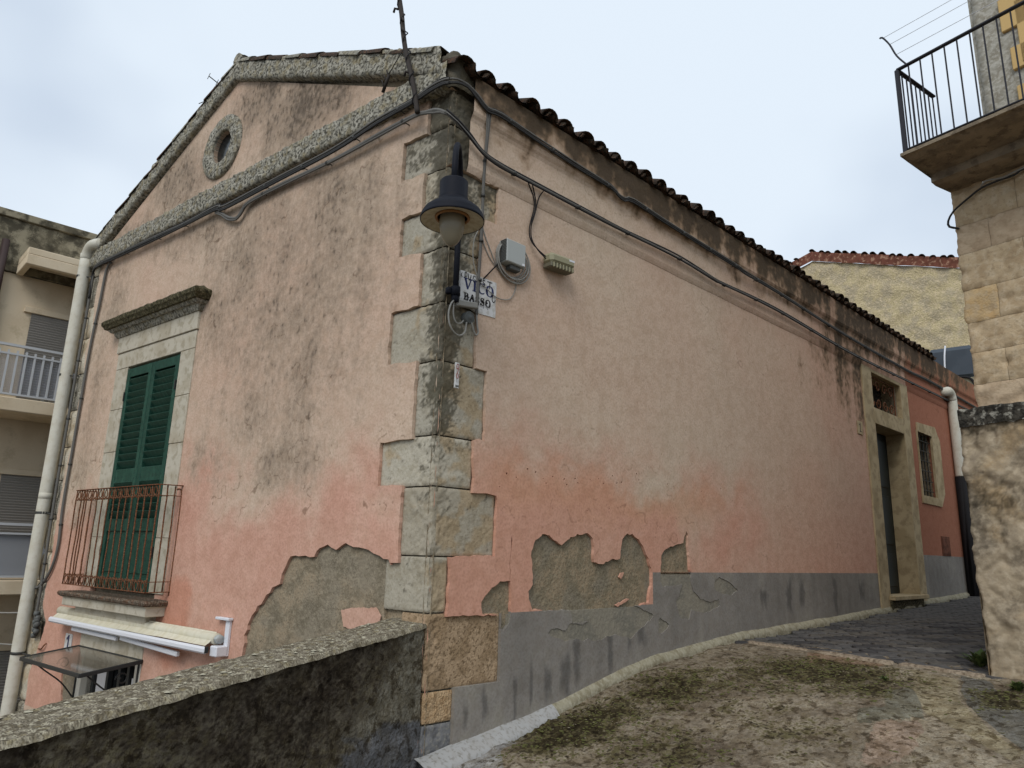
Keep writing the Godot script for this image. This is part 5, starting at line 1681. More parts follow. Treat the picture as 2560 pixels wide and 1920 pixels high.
func build_left() -> void:
	var o := thing("apartment_block", "beige apartment block with grey balconies beyond the far gable corner", "building")
	var X := -10.2
	var st := new_st()
	abox(st, Vector3(X - 7, -2.5, -8), Vector3(X, 6.15, 9))
	put(st, "wall", M.beige, o)
	st = new_st()
	abox(st, Vector3(X - 7, 6.16, -8), Vector3(X + 0.06, 7.12, 9))
	put(st, "attic", M.atticwall, o)
	st = new_st()
	abox(st, Vector3(X - 7, 7.125, -8), Vector3(X + 0.12, 7.26, 9), 0.01)
	put(st, "parapet_cap", M.atticwall, o)
	# hood over the top balcony
	st = new_st()
	abox(st, Vector3(X + 0.065, 6.30, -4), Vector3(X + 0.85, 6.42, 1.62), 0.01)
	abox(st, Vector3(X + 0.75, 6.12, -4), Vector3(X + 0.855, 6.298, 1.625), 0.01)
	abox(st, Vector3(X + 0.065, 6.12, 1.52), Vector3(X + 0.748, 6.298, 1.622), 0.01)
	put(st, "balcony_hood", M.beige, o)
	for fl in 3:
		var b := 3.58 - fl * 2.86
		st = new_st()
		abox(st, Vector3(X + 0.002, b, -4), Vector3(X + 1.0, b + 0.22, 2.6), 0.012)
		var slab := put(st, "balcony_slab", M.beige, o)
		# railing: flat grey uprights with a mesh behind them
		var rl := Node3D.new()
		rl.name = "balcony_railing"
		o.add_child(rl, true)
		st = new_st()
		abox(st, Vector3(X + 0.92, b + 1.06, -4), Vector3(X + 0.98, b + 1.10, 2.58))
		abox(st, Vector3(X + 0.93, b + 0.92, -4), Vector3(X + 0.97, b + 0.95, 2.58))
		abox(st, Vector3(X + 0.93, b + 0.26, -4), Vector3(X + 0.97, b + 0.29, 2.58))
		put(st, "rail", M.railgrey, rl)
		for k in (30 if fl == 0 else 0):
			st = new_st()
			var zz := 2.5 - k * 0.125
			abox(st, Vector3(X + 0.94, b + 0.28, zz), Vector3(X + 0.965, b + 1.0, zz + 0.03))
			put(st, "bar", M.railgrey, rl)
		st = new_st()
		abox(st, Vector3(X + 0.90, b + 0.26, -4), Vector3(X + 0.912, b + 0.95, 2.58))
		put(st, "screen", M.meshscreen if fl == 0 else M.meshdense, rl)
		# roller shutter
		st = new_st()
		var z1 := 1.28
		var z0 := -0.4
		var v0 := b + 0.24
		var v1 := b + 1.92
		var k := 0
		var y := v0
		while y < v1:
			quad(st, Vector3(X + 0.012, y, z1), Vector3(X + 0.012, y, z0), Vector3(X + 0.03, y + 0.035, z0), Vector3(X + 0.03, y + 0.035, z1))
			quad(st, Vector3(X + 0.03, y + 0.035, z1), Vector3(X + 0.03, y + 0.035, z0), Vector3(X + 0.012, y + 0.045, z0), Vector3(X + 0.012, y + 0.045, z1))
			y += 0.045
			k += 1
		put(st, "roller_shutter", M.roller, o)
		st = new_st()
		abox(st, Vector3(X + 0.003, v1, z0 - 0.1), Vector3(X + 0.06, v1 + 0.1, z1 + 0.12), 0.005)
		put(st, "lintel", M.beige, o)
		if fl > 0: continue
		st = new_st(true)   # dark downpipe
		tube(st, [Vector3(X + 0.09, 6.7, 1.86), Vector3(X + 0.09, 3.8, 1.86)], 0.06, 10)
		put(st, "downpipe", M.pipedark, o)
		for q in [[1.0, 0.0, "leftmost"], [0.83, 0.05, "middle one"], [0.64, 0.0, "rightmost"]]:
			st = new_st(true)
			lathe(st, Transform3D(Basis.IDENTITY, Vector3(X + 0.8 + q[1], b + 0.225, q[0])), [Vector2(0.0, 0), Vector2(0.05, 0), Vector2(0.065, 0.1), Vector2(0.05, 0.1)], 10)
			tag(put(st, "flower_pot", M.plastic), "small grey pot on the top balcony of the apartment block, %s of three" % q[2], "pot", "pots on the apartment balcony")
	# service wires across the lower street
	for q in [[0.55, 1.06, 0.95], [0.12, 1.0, 0.3]]:
		st = new_st(true)
		tube(st, curve([Vector3(X + 0.02, q[0] - 0.02, 1.6), Vector3(-9.0, q[0] - 0.06, 1.3), PL(7.73, q[0] + 0.02, 0.1)], 0.2), 0.012, 6)
		tag(put(st, "street_wire", M.cablegrey), "pale wire from the apartment block to the drainpipe, %s one" % ("upper" if q[0] > 0.3 else "lower"), "wire")

# ------------------------------------------------------------------ things fixed to the house
func text(s: String, size: float, font_name: String, m: Material, xf: Transform3D, called: String, parent: Node, bold := false) -> void:
	var f := SystemFont.new()
	f.font_names = PackedStringArray([font_name])
	if bold: f.font_weight = 700
	var t := TextMesh.new()
	t.font = f
	t.text = s
	t.font_size = 64
	t.pixel_size = size / 64.0
	t.depth = 0.0015
	put_mesh(t, called, m, parent, xf)

func strokes(st: SurfaceTool, w: String, u: float, v: float, d: float, list: Array, r: float) -> void:
	for s in list:
		var pts := []
		for i in range(0, s.size(), 2): pts.append(P(w, u + s[i], v + s[i + 1], d))
		tube(st, curve(pts, 0.01), r, 5)

func build_fittings() -> void:
	var st: SurfaceTool
	# ---- street lamp on the corner
	var lamp := thing("street_lamp", "dark swan-neck street lamp with a white-lined shade on the house corner", "lamp", Vector3(0.06, 3.66, -0.085))
	var pole := Vector3(0.065, 0, -0.085)
	var axis := Vector3(0.504, 0, 0.337)
	st = new_st(true)
	var pts := [pole + UP * 3.66, pole + UP * 4.1, pole + UP * 4.6]
	var mid := (pole + axis) / 2
	var rad := (axis - pole).length() / 2
	var dr := (axis - pole).normalized()
	for k in range(1, 12):
		var an := PI - PI * k / 12.0
		pts.append(mid + dr * cos(an) * rad + UP * (4.6 + sin(an) * rad))
	pts.append(axis + UP * 4.6); pts.append(axis + UP * 4.43)
	tube(st, pts, 0.026, 12)
	put(st, "pole", M.lampmetal, lamp)
	st = new_st(true)
	tube(st, [pole + UP * 3.70, pole + UP * 3.78], 0.042, 12)
	box(st, Transform3D(Basis.IDENTITY, pole + Vector3(-0.03, 3.74, 0.05)), Vector3(0.05, 0.06, 0.05), 0.008)
	tube(st, [pole + UP * 3.64, pole + UP * 3.70], 0.034, 12)
	put(st, "clamp", M.lampmetal, lamp)
	var LX := Transform3D(Basis.IDENTITY, axis)
	st = new_st(true)
	lathe(st, LX, [Vector2(0.0, 4.445), Vector2(0.105, 4.445), Vector2(0.113, 4.435), Vector2(0.113, 4.30), Vector2(0.118, 4.295), Vector2(0.118, 4.28), Vector2(0.122, 4.265), Vector2(0.145, 4.24), Vector2(0.19, 4.215), Vector2(0.225, 4.185), Vector2(0.245, 4.15), Vector2(0.25, 4.12), Vector2(0.255, 4.115), Vector2(0.255, 4.10), Vector2(0.25, 4.098)], 48)
	put(st, "shade", M.lampmetal, lamp)
	st = new_st(true)
	lathe(st, LX, [Vector2(0.249, 4.102), Vector2(0.2, 4.122), Vector2(0.14, 4.135), Vector2(0.12, 4.14)], 40)
	put(st, "reflector", M.reflector, lamp)
	st = new_st(true)
	var rg := []
	for k in 32: rg.append(axis + Vector3(cos(TAU * k / 32) * 0.128, 4.128, sin(TAU * k / 32) * 0.128))
	tube(st, rg, 0.012, 8, true)
	put(st, "ring", M.brass, lamp)
	st = new_st(true)
	lathe(st, LX, [Vector2(0.098, 4.14), Vector2(0.102, 4.09), Vector2(0.10, 4.045), Vector2(0.088, 3.99), Vector2(0.066, 3.94), Vector2(0.04, 3.905), Vector2(0.018, 3.888), Vector2(0.0, 3.885)], 32)
	put(st, "globe", M.globe, lamp)
	# ---- street name plate
	var sg := thing("street_sign", "chipped white street name plate reading VICO, scrawled over in black", "sign", PR(0.38, 3.63, 0.01))
	st = new_st()
	skin(st, "R", rough(pv([0.165, 3.975, 0.165, 3.69, 0.20, 3.66, 0.30, 3.65, 0.40, 3.628, 0.592, 3.632, 0.597, 3.975]), 0.05, 0.004, 3.0), [], [], 0.026, 0.0)
	put(st, "plate", M.enamel, sg)
	text("VICO", 0.145, "Droid Serif", M.navy, XF("R", 0.385, 3.865, 0.027), "lettering", sg, true)
	text("BASSO", 0.098, "Droid Serif", M.ink, XF("R", 0.37, 3.745, 0.0275), "lettering", sg, true)
	st = new_st(true)
	strokes(st, "R", 0.0, 0.0, 0.028, [[0.185, 3.91, 0.17, 3.93, 0.18, 3.95], [0.215, 3.895, 0.215, 3.965, 0.235, 3.96, 0.235, 3.935, 0.215, 3.93], [0.255, 3.965, 0.257, 3.915, 0.275, 3.91, 0.285, 3.96], [0.335, 3.955, 0.315, 3.96, 0.308, 3.92, 0.325, 3.90, 0.338, 3.92, 0.325, 3.93],
		[0.385, 3.955, 0.365, 3.955, 0.37, 3.90, 0.388, 3.90], [0.45, 3.95, 0.43, 3.955, 0.43, 3.93, 0.452, 3.92, 0.44, 3.895, 0.425, 3.9], [0.48, 3.955, 0.54, 3.955], [0.51, 3.955, 0.512, 3.89],
		[0.555, 3.86, 0.545, 3.80, 0.565, 3.775, 0.585, 3.80]], 0.0035)
	for k in 16:
		var u := 0.24 + k * 0.0185
		strokes(st, "R", 0, 0, 0.0275, [[u, 3.73, u + rng.randf_range(-0.004, 0.004), 3.715 - rng.randf() * 0.03]], 0.0022)
	for k in 14:
		var u := 0.225 + rng.randf() * 0.27
		strokes(st, "R", 0, 0, 0.0275, [[u, 3.735 + rng.randf() * 0.03, u + 0.02, 3.735 + rng.randf() * 0.03]], 0.004)
	put(st, "scrawl", M.ink, sg)
	# ---- lighting junction boxes at the foot of the lamp pole
	var jb := thing("junction_box", "round grey junction box with concentric rings below the street lamp", "junction box", PR(0.27, 3.56, 0.0))
	st = new_st(true)
	var JX := Transform3D(Basis(Vector3(0, 0, -1), Vector3(1, 0, 0), Vector3(0, -1, 0)), PR(0.27, 3.555, 0.03))
	lathe(st, JX, [Vector2(0.055, -0.03), Vector2(0.055, 0.02), Vector2(0.048, 0.026), Vector2(0.04, 0.02), Vector2(0.036, 0.028), Vector2(0.026, 0.022), Vector2(0.022, 0.03), Vector2(0.0, 0.03)], 24)
	put(st, "lid", M.plasticdark, jb)
	var jt := thing("cable_cover", "short pale grey cable cover strapped beneath the street lamp pole", "cable cover", PR(0.2, 3.65, 0.0))
	st = new_st()
	box(st, XF("R", 0.215, 3.655, 0.06) * Transform3D(Basis(Vector3(0, 0, 1), 0.14), Vector3.ZERO), Vector3(0.24, 0.055, 0.05), 0.008)
	put(st, "cover", M.cablegrey, jt)
	# loops of grey lead around them
	st = new_st(true)
	tube(st, wcurve("R", [[0.075, 3.66, 0.07], [0.02, 3.6, 0.09], [0.0, 3.50, 0.09], [0.03, 3.40, 0.09], [0.12, 3.35, 0.08], [0.21, 3.40, 0.06], [0.235, 3.50, 0.05]], 0.02), 0.0075, 8)
	tag(put(st, "lamp_lead", M.cablegrey), "pale grey cable hanging in a wide loop below the street lamp", "cable")
	st = new_st(true)
	tube(st, wcurve("R", [[0.08, 3.66, 0.06], [0.085, 3.54, 0.05], [0.12, 3.47, 0.05], [0.17, 3.475, 0.05], [0.2, 3.51, 0.05]], 0.02), 0.0065, 8)
	tag(put(st, "lamp_lead", M.cablegrey), "short grey cable bent into the round junction box", "cable")
	st = new_st(true)
	tube(st, wcurve("R", [[0.355, 3.62, 0.04], [0.36, 3.50, 0.05], [0.375, 3.44, 0.05], [0.345, 3.41, 0.05], [0.32, 3.45, 0.05], [0.29, 3.51, 0.05]], 0.02), 0.008, 8)
	tag(put(st, "lamp_lead", M.cablegrey), "grey cable in a narrow U beside the round junction box", "cable")
	# ---- grey cabinet with coiled lead
	var bxA := thing("utility_box", "grey ribbed telecom box mounted on the alley wall beside the sign", "box", PR(0.74, 4.17, 0.0))
	st = new_st()
	wbox(st, "R", 0.615, 0.865, 4.175, 4.40, 0.02, 0.13, 0.008)
	put(st, "case", M.plastic, bxA)
	for k in 14:
		st = new_st()
		wbox(st, "R", 0.606, 0.622, 4.19 + k * 0.0148, 4.198 + k * 0.0148, 0.05, 0.125)
		put(st, "rib", M.plasticdark, bxA)
	st = new_st()
	wbox(st, "R", 0.82, 0.85, 4.185, 4.205, 0.1295, 0.1315)
	put(st, "sticker", M.white, bxA)
	st = new_st()
	wbox(st, "R", 0.70, 0.83, 4.13, 4.172, 0.03, 0.10, 0.006)
	put(st, "gland", M.plasticdark, bxA)
	st = new_st(true)
	for k in 5:
		var cpts := []
		for j in 40:
			var an := TAU * j / 40.0
			cpts.append(PR(0.755 + cos(an) * (0.185 + k * 0.008) + k * 0.008, 4.255 + sin(an) * (0.175 + k * 0.006) - k * 0.008, 0.035 + 0.016 * (k % 3)))
		tube(st, cpts, 0.0065, 6, true)
	tag(put(st, "cable_coil", M.cablegrey), "coil of thin grey cable hung behind the ribbed telecom box", "cable")
	st = new_st(true)
	tube(st, wcurve("R", [[0.36, 4.62, 0.04], [0.40, 4.45, 0.03], [0.5, 4.27, 0.03], [0.6, 4.13, 0.03], [0.72, 4.1, 0.03]], 0.03), 0.005, 6)
	tube(st, wcurve("R", [[0.36, 4.45, 0.04], [0.42, 4.3, 0.03], [0.52, 4.17, 0.03], [0.66, 4.08, 0.03]], 0.03), 0.005, 6)
	tube(st, wcurve("R", [[0.84, 4.09, 0.03], [0.835, 3.98, 0.03], [0.76, 3.86, 0.03], [0.6, 3.83, 0.035], [0.45, 3.885, 0.04], [0.37, 3.93, 0.04], [0.30, 4.1, 0.03], [0.30, 4.3, 0.03], [0.36, 4.45, 0.04]], 0.03), 0.005, 6)
	tag(put(st, "box_lead", M.cablegrey), "thin grey leads drooping from the wall conduit to the telecom box", "cable")
	st = new_st(true)
	tube(st, [PR(0.43, 3.965, 0.03), PR(0.615, 4.19, 0.05)], 0.007, 6)
	tag(put(st, "stay_rod", M.ink), "short black rod slanting from the name plate to the telecom box", "rod")
	# ---- khaki splice case
	var bxB := thing("splice_case", "khaki plastic cable splice case tilted on the alley wall", "box", PR(1.36, 4.3, 0.0))
	var TX := XF("R", 1.36, 4.385, 0.10) * Transform3D(Basis(Vector3(0, 0, 1), 0.06), Vector3.ZERO)
	st = new_st()
	box(st, TX * Transform3D(Basis.IDENTITY, Vector3(0, 0.012, 0)), Vector3(0.36, 0.11, 0.14), 0.03)
	put(st, "lid", M.khaki, bxB)
	st = new_st()
	box(st, TX * Transform3D(Basis.IDENTITY, Vector3(0, -0.055, -0.005)), Vector3(0.34, 0.05, 0.12), 0.01)
	put(st, "base", M.khakidark, bxB)
	for k in 7:
		st = new_st()
		box(st, TX * Transform3D(Basis.IDENTITY, Vector3(-0.14 + k * 0.046, -0.06, 0.058)), Vector3(0.012, 0.05, 0.02), 0.003)
		put(st, "rib", M.khaki, bxB)
	st = new_st()
	box(st, TX * Transform3D(Basis.IDENTITY, Vector3(0.12, 0.03, 0.0705)), Vector3(0.08, 0.02, 0.002))
	put(st, "sticker", M.white, bxB)
	st = new_st(true)
	tube(st, wcurve("R", [[0.94, 5.12, 0.06], [1.03, 5.0, 0.05], [1.04, 4.88, 0.05], [0.99, 4.69, 0.05], [0.985, 4.58, 0.05], [1.02, 4.50, 0.06], [1.12, 4.43, 0.08], [1.20, 4.40, 0.09]], 0.03), 0.0065, 6)
	tube(st, wcurve("R", [[1.0, 5.12, 0.06], [1.06, 4.98, 0.05], [1.05, 4.86, 0.055], [1.005, 4.70, 0.055], [1.01, 4.55, 0.055], [1.08, 4.44, 0.08], [1.20, 4.375, 0.09]], 0.03), 0.006, 6)
	tube(st, wcurve("R", [[1.18, 5.14, 0.07], [1.1, 5.02, 0.06], [1.05, 4.84, 0.06], [1.0, 4.69, 0.06]], 0.03), 0.006, 6)
	tag(put(st, "box_lead", M.ink), "black cables dropping from the wall bundle into the splice case", "cable")
	# ---- vertical conduit on the corner
	var cd := thing("conduit", "bundle of grey conduits running down beside the corner quoins", "conduit", PR(0.37, 3.6, 0.0))
	for k in 3:
		st = new_st(true)
		var off: float = [0.0, 0.014, -0.014][k]
		tube(st, wcurve("R", [[0.36 + off * 2.0, 5.62, 0.10], [0.37 + off, 5.4, 0.08], [0.376 + off * 0.7, 5.0, 0.045], [0.376 + off * 0.7, 4.4, 0.04], [0.362 + off * 0.6, 3.95, 0.04], [0.358 + off * 0.5, 3.6, 0.04]], 0.08), [0.011, 0.007, 0.008][k], 8)
		put(st, "pipe", M.conduit, cd)
	for vv in [5.55, 5.1, 4.75, 4.3, 3.92]:
		st = new_st(true)
		tube(st, [PR(0.372, vv, 0.044 if vv < 5.2 else 0.08), PR(0.372, vv + 0.022, 0.044 if vv < 5.2 else 0.08)], 0.022, 8)
		put(st, "clip", M.strap, cd)
	# ---- cable bundles
	bundle("cable_bundle", "upper bundle of dark cables strung along the alley wall under the eaves", "R", [[-0.11, 5.69, 0.075], [-0.05, 5.71, 0.10], [0.08, 5.73, 0.10], [0.20, 5.67, 0.11], [0.33, 5.60, 0.11], [0.5, 5.625, 0.115], [0.99, 5.585, 0.115], [1.63, 5.555, 0.11], [2.2, 5.54, 0.11], [2.3, 5.49, 0.115], [2.42, 5.475, 0.115], [2.6, 5.525, 0.11], [3.32, 5.495, 0.11], [4.9, 5.445, 0.11], [5.15, 5.41, 0.12], [6.2, 5.42, 0.09], [8.5, 5.34, 0.08], [11.6, 5.31, 0.08], [13.2, 5.34, 0.08], [17.2, 5.31, 0.08]], [[0.014, 0.0, 0.0, 0], [0.010, 0.020, 0.008, 2], [0.009, -0.018, 0.006, 0], [0.007, 0.032, 0.0, 1]], 0.75)
	bundle("cable_bundle", "lower bundle of dark cables sagging along the alley wall above the splice case", "R", [[-0.13, 5.37, 0.078], [-0.03, 5.31, 0.11], [0.14, 5.24, 0.10], [0.30, 5.16, 0.09], [0.53, 5.12, 0.085], [1.0, 5.115, 0.085], [1.9, 5.115, 0.085], [2.45, 5.115, 0.085], [3.52, 5.14, 0.085], [4.36, 5.10, 0.085], [4.6, 5.095, 0.09], [6.17, 5.135, 0.085], [8.8, 5.06, 0.085], [11.5, 5.08, 0.085], [15.6, 5.15, 0.085], [17.2, 5.17, 0.085]], [[0.016, 0.0, 0.0, 2], [0.010, 0.020, 0.006, 0], [0.008, -0.017, 0.008, 1]], 0.9)
	bundle("cable_bundle", "bundle of dark cables running just below the stone pediment band", "L", [[7.5, 5.2, 0.06], [7.48, 5.62, 0.07], [7.2, 5.66, 0.09], [6.7, 5.655, 0.09], [5.5, 5.63, 0.09], [4.66, 5.615, 0.09], [3.9, 5.62, 0.09], [3.7, 5.57, 0.09], [2.6, 5.585, 0.09], [1.6, 5.60, 0.09], [0.92, 5.66, 0.11], [0.43, 5.67, 0.12], [0.15, 5.70, 0.13], [0.0, 5.70, 0.13], [-0.06, 5.69, 0.12]], [[0.016, 0.0, 0.0, 0], [0.012, 0.026, 0.004, 2], [0.011, -0.022, 0.008, 0], [0.008, 0.044, 0.0, 1]], 0.8)
	bundle("cable_bundle", "thicker grey conduit hung below the pediment cables, bending onto the alley wall", "L", [[3.95, 5.60, 0.07], [3.8, 5.52, 0.07], [3.62, 5.42, 0.07], [3.43, 5.36, 0.07], [3.33, 5.42, 0.07], [3.2, 5.50, 0.07], [2.56, 5.52, 0.07], [1.58, 5.50, 0.08], [0.87, 5.53, 0.09], [0.38, 5.52, 0.11], [0.2, 5.48, 0.13], [0.08, 5.44, 0.14], [0.0, 5.41, 0.14], [-0.06, 5.37, 0.13]], [[0.020, 0.0, 0.0, 2], [0.011, -0.022, 0.006, 2]], 1.1)
	bundle("wall_cable", "grey conduit dropping down the far edge of the gable wall beside the drainpipe", "L", [[7.5, 5.6, 0.06], [7.52, 5.0, 0.05], [7.54, 4.1, 0.05], [7.55, 3.0, 0.05], [7.55, 2.2, 0.05], [7.52, 1.4, 0.05], [7.5, 0.8, 0.05], [7.53, 0.4, 0.05]], [[0.02, 0.0, 0.0, 2], [0.012, 0.03, 0.0, 0]], 0.7)
	bundle("wall_cable", "thick grey cable curving from the band down past the balcony to the drainpipe", "L", [[6.9, 5.63, 0.06], [7.05, 5.55, 0.05], [7.1, 5.0, 0.05], [7.18, 4.3, 0.05], [7.2, 3.0, 0.05], [7.21, 2.05, 0.05], [7.15, 1.5, 0.05], [7.25, 1.18, 0.05], [7.5, 0.96, 0.05], [7.7, 0.91, 0.05]], [[0.02, 0.0, 0.0, 2]], 1.0)
	var jb2 := thing("junction_box", "weathered cable joint on the gable wall beside the drainpipe", "junction box", PL(7.5, 0.45, 0.0))
	st = new_st(true)
	for k in 9:
		var c := PL(7.48 + rng.randf_range(-0.07, 0.07), 0.42 + rng.randf_range(-0.15, 0.18), 0.05)
		lathe(st, Transform3D(Basis(Vector3(1, 0, 0), rng.randf() * 2.0), c), [Vector2(0.0, -0.04), Vector2(0.035, -0.03), Vector2(0.04, 0.02), Vector2(0.0, 0.04)], 8)
	put(st, "joint", M.plasticdark, jb2)
	# ---- leaning service mast on the corner
	var ms := thing("service_mast", "dark leaning iron mast wrapped in wires rising from the pediment end", "mast", PL(0.40, 5.6, 0.15))
	st = new_st(true)
	tube(st, curve([PL(0.30, 5.50, 0.15), PL(0.36, 5.75, 0.15), PL(0.42, 5.95, 0.15), PL(0.52, 6.25, 0.15), PL(0.58, 6.5, 0.15), PL(0.62, 6.72, 0.15), PL(0.70, 7.05, 0.15), PL(0.82, 7.6, 0.15)]), 0.024, 8)
	put(st, "pole", M.mast, ms)
	st = new_st(true)
	var hx := []
	for k in 60:
		var t := k / 59.0
		hx.append(PL(lerpf(0.33, 0.74, t) + cos(k * 0.7) * 0.03, lerpf(5.6, 7.2, t), 0.15 + sin(k * 0.7) * 0.03))
	tube(st, hx, 0.006, 5)
	put(st, "wire", M.ink, ms)
	for q in [[0.665, 6.8, 0.03], [0.60, 6.62, -0.035], [0.59, 6.50, -0.035], [0.44, 5.98, 0.03]]:
		st = new_st(true)
		tube(st, [PL(q[0], q[1], 0.16), PL(q[0] + q[2], q[1] + 0.01, 0.18), PL(q[0] + q[2] * 1.4, q[1] - 0.03, 0.18)], 0.012, 6)
		put(st, "hook", M.mast, ms)
	st = new_st(true)
	tube(st, [PL(0.56, 6.30, 0.15), PL(0.80, 6.12, 0.12)], 0.005, 5)
	tube(st, [PL(0.78, 6.13, 0.12), PL(0.88, 5.98, 0.10)], 0.018, 6)
	for k in 3: tube(st, [PL(0.79 + k * 0.03, 6.12 - k * 0.045, 0.12), PL(0.81 + k * 0.03, 6.19 - k * 0.045, 0.13)], 0.008, 5)
	put(st, "insulator", M.mast, ms)
	# ---- aerial behind the roof
	var an := thing("tv_antenna", "thin television aerial peeping over the far slope of the gable", "antenna", Vector3(-6.48, 6.6, -0.62))
	st = new_st(true)
	tube(st, [Vector3(-6.48, 6.4, -0.62), Vector3(-6.48, 8.95, -0.62)], 0.016, 6)
	put(st, "mast", M.plasticdark, an)
	st = new_st(true)
	tube(st, [Vector3(-6.52, 9.13, 0.04), Vector3(-6.48, 8.87, -0.66)], 0.009, 5)
	for k in 5:
		var c := Vector3(-6.52, 9.13, 0.04).lerp(Vector3(-6.48, 8.87, -0.66), k / 5.0)
		tube(st, [c - UP * 0.03 - Vector3(0.05, 0, 0), c + UP * 0.03 + Vector3(0.05, 0, 0)], 0.005, 5)
	tube(st, [Vector3(-6.8, 8.74, 0.05), Vector3(-6.7, 8.81, -0.05), Vector3(-6.48, 8.80, -0.62)], 0.007, 5)
	put(st, "boom", M.plasticdark, an)
	# ---- drainpipes
	var dp := thing("drainpipe", "cream plastic drainpipe down the far edge of the gable wall", "drainpipe", PL(7.74, -2.4, 0.1))
	st = new_st(true)
	tube(st, wcurve("L", [[7.40, 6.06, 0.06], [7.50, 6.065, 0.09], [7.60, 6.05, 0.11], [7.69, 5.98, 0.11], [7.735, 5.87, 0.11], [7.74, 5.7, 0.11], [7.74, 3.0, 0.11], [7.76, 0.0, 0.11], [7.77, -2.4, 0.11]], 0.05), 0.085, 16)
	put(st, "pipe", M.pvc, dp)
	for vv in [5.55, 3.97, 1.93, 0.02]:
		st = new_st(true)
		tube(st, [PL(7.75, vv, 0.11), PL(7.75, vv + 0.035, 0.11)], 0.090, 16)
		tube(st, [PL(7.72, vv + 0.018, 0.11), PL(7.52, vv + 0.0, 0.02)], 0.010, 6)
		put(st, "bracket", M.strap, dp)
	for vv in [5.86, 2.15]:
		st = new_st(true)
		tube(st, [PL(7.742, vv, 0.11), PL(7.742, vv + 0.08, 0.11)], 0.088, 16)
		put(st, "socket", M.pvc, dp)
	var dq := thing("drainpipe", "cream drainpipe with a black lower length near the alley's far end", "drainpipe", PR(14.35, 0.95, 0.1))
	st = new_st(true)
	tube(st, wcurve("R", [[14.0, 5.28, -0.02], [14.0, 5.28, 0.10], [14.12, 5.31, 0.13], [14.27, 5.27, 0.13], [14.34, 5.15, 0.13], [14.35, 5.0, 0.13], [14.35, 3.45, 0.13]], 0.04), 0.10, 14)
	put(st, "pipe", M.pvc, dq)
	st = new_st(true)
	tube(st, [PR(14.35, 3.44, 0.13), PR(14.35, 0.9, 0.13)], 0.115, 14)
	put(st, "shoe", M.ink, dq)
	# ---- awning over the shop door
	var aw := thing("awning", "rolled cream awning with a white front bar beneath the balcony", "awning", PL(4.65, 0.5, 0.1))
	st = new_st(true)
	tube(st, [PL(2.78, 0.655, 0.09), PL(6.6, 0.675, 0.09)], 0.055, 14)
	put(st, "roller", M.awning, aw)
	st = new_st(true)
	sheet(st, 90, 8, func(a: float, b: float) -> Vector3:
		var u := lerpf(2.80, 6.58, a)
		var sag := sin(b * PI) * -0.02 + fbm(Vector3(u * 1.0, b * 0.5, 0)) * 0.003
		return PL(u, lerpf(0.722, 0.60, b) + sag, lerpf(0.09, 0.20, b) + sin(u * 9.0 + b * 2.0) * 0.003 * b))
	put(st, "fabric", M.awning, aw)
	st = new_st()
	box(st, XF("L", 4.68, 0.565, 0.205) * Transform3D(Basis(Vector3(0, 0, 1), -0.004), Vector3.ZERO), Vector3(3.84, 0.066, 0.05), 0.018)
	put(st, "front_bar", M.white, aw)
	st = new_st()
	box(st, XF("L", 2.758, 0.565, 0.205), Vector3(0.012, 0.06, 0.035))
	put(st, "bar_end", M.darkframe, aw)
	for q in [[6.05, 4.80, 0.495, 0.485], [4.72, 3.40, 0.50, 0.455]]:
		st = new_st()
		bar(st, PL(q[0], q[2], 0.13), PL(q[1], q[3], 0.14), 0.045, 0.05)
		put(st, "arm", M.white, aw)
	st = new_st()
	wbox(st, "L", 2.66, 2.73, 0.50, 0.86, 0.021, 0.05, 0.004)
	wbox(st, "L", 2.64, 2.88, 0.835, 0.86, 0.022, 0.08, 0.004)
	wbox(st, "L", 2.66, 2.78, 0.50, 0.60, 0.03, 0.16, 0.01)
	put(st, "bracket", M.white, aw)
	st = new_st(true)
	tube(st, [PL(2.79, 0.655, 0.09), PL(2.72, 0.655, 0.09)], 0.042, 12)
	put(st, "end_cap", M.plastic, aw)
	# ---- glass canopy
	var cn := thing("glass_canopy", "smoked glass door canopy in a dark metal frame", "canopy", PL(5.2, 0.2, 0.3))
	var c := [PL(4.36, 0.285, 0.03), PL(6.05, 0.285, 0.03), PL(6.05, 0.197, 0.66), PL(4.38, 0.197, 0.66)]
	st = new_st()
	for sgn in [0.0, -0.008]: quad(st, c[0] + UP * sgn, c[1] + UP * sgn, c[2] + UP * sgn, c[3] + UP * sgn)
	put(st, "pane", M.glass, cn)
	for k in 4:
		st = new_st()
		bar(st, c[k] - UP * 0.012, c[(k + 1) % 4] - UP * 0.012, 0.022, 0.042)
		put(st, "frame_bar", M.darkframe, cn)
	for u in [4.42, 5.98]:
		st = new_st(true)
		tube(st, curve([PL(u, 0.20, 0.6), PL(u, 0.05, 0.42), PL(u, -0.12, 0.2), PL(u, -0.3, 0.05)]), 0.009, 6)
		var sp := []
		for k in 18:
			var a := k / 17.0 * PI * 2.4
			sp.append(PL(u, 0.10 + sin(a) * 0.075 * (1.0 - k / 22.0), 0.2 + cos(a) * 0.075 * (1.0 - k / 22.0)))
		tube(st, sp, 0.008, 6)
		bar(st, PL(u, -0.35, 0.035), PL(u, 0.26, 0.035), 0.02, 0.02)
		put(st, "bracket", M.darkframe, cn)
	# ---- number plates
	var n1 := thing("house_number", "white tile with a blue number 1 under the awning", "house number", PL(6.38, 0.18, 0.02))
	st = new_st()
	wbox(st, "L", 6.28, 6.48, 0.19, 0.40, 0.02, 0.034, 0.004)
	put(st, "plate", M.enamel, n1)
	text("1", 0.24, "Droid Sans", M.navy, XF("L", 6.38, 0.295, 0.0355), "digit", n1, true)
	var n2 := thing("house_number", "stone number 1 plate beside the green alley door", "house number", PR(9.1, 3.68, 0.02))
	st = new_st()
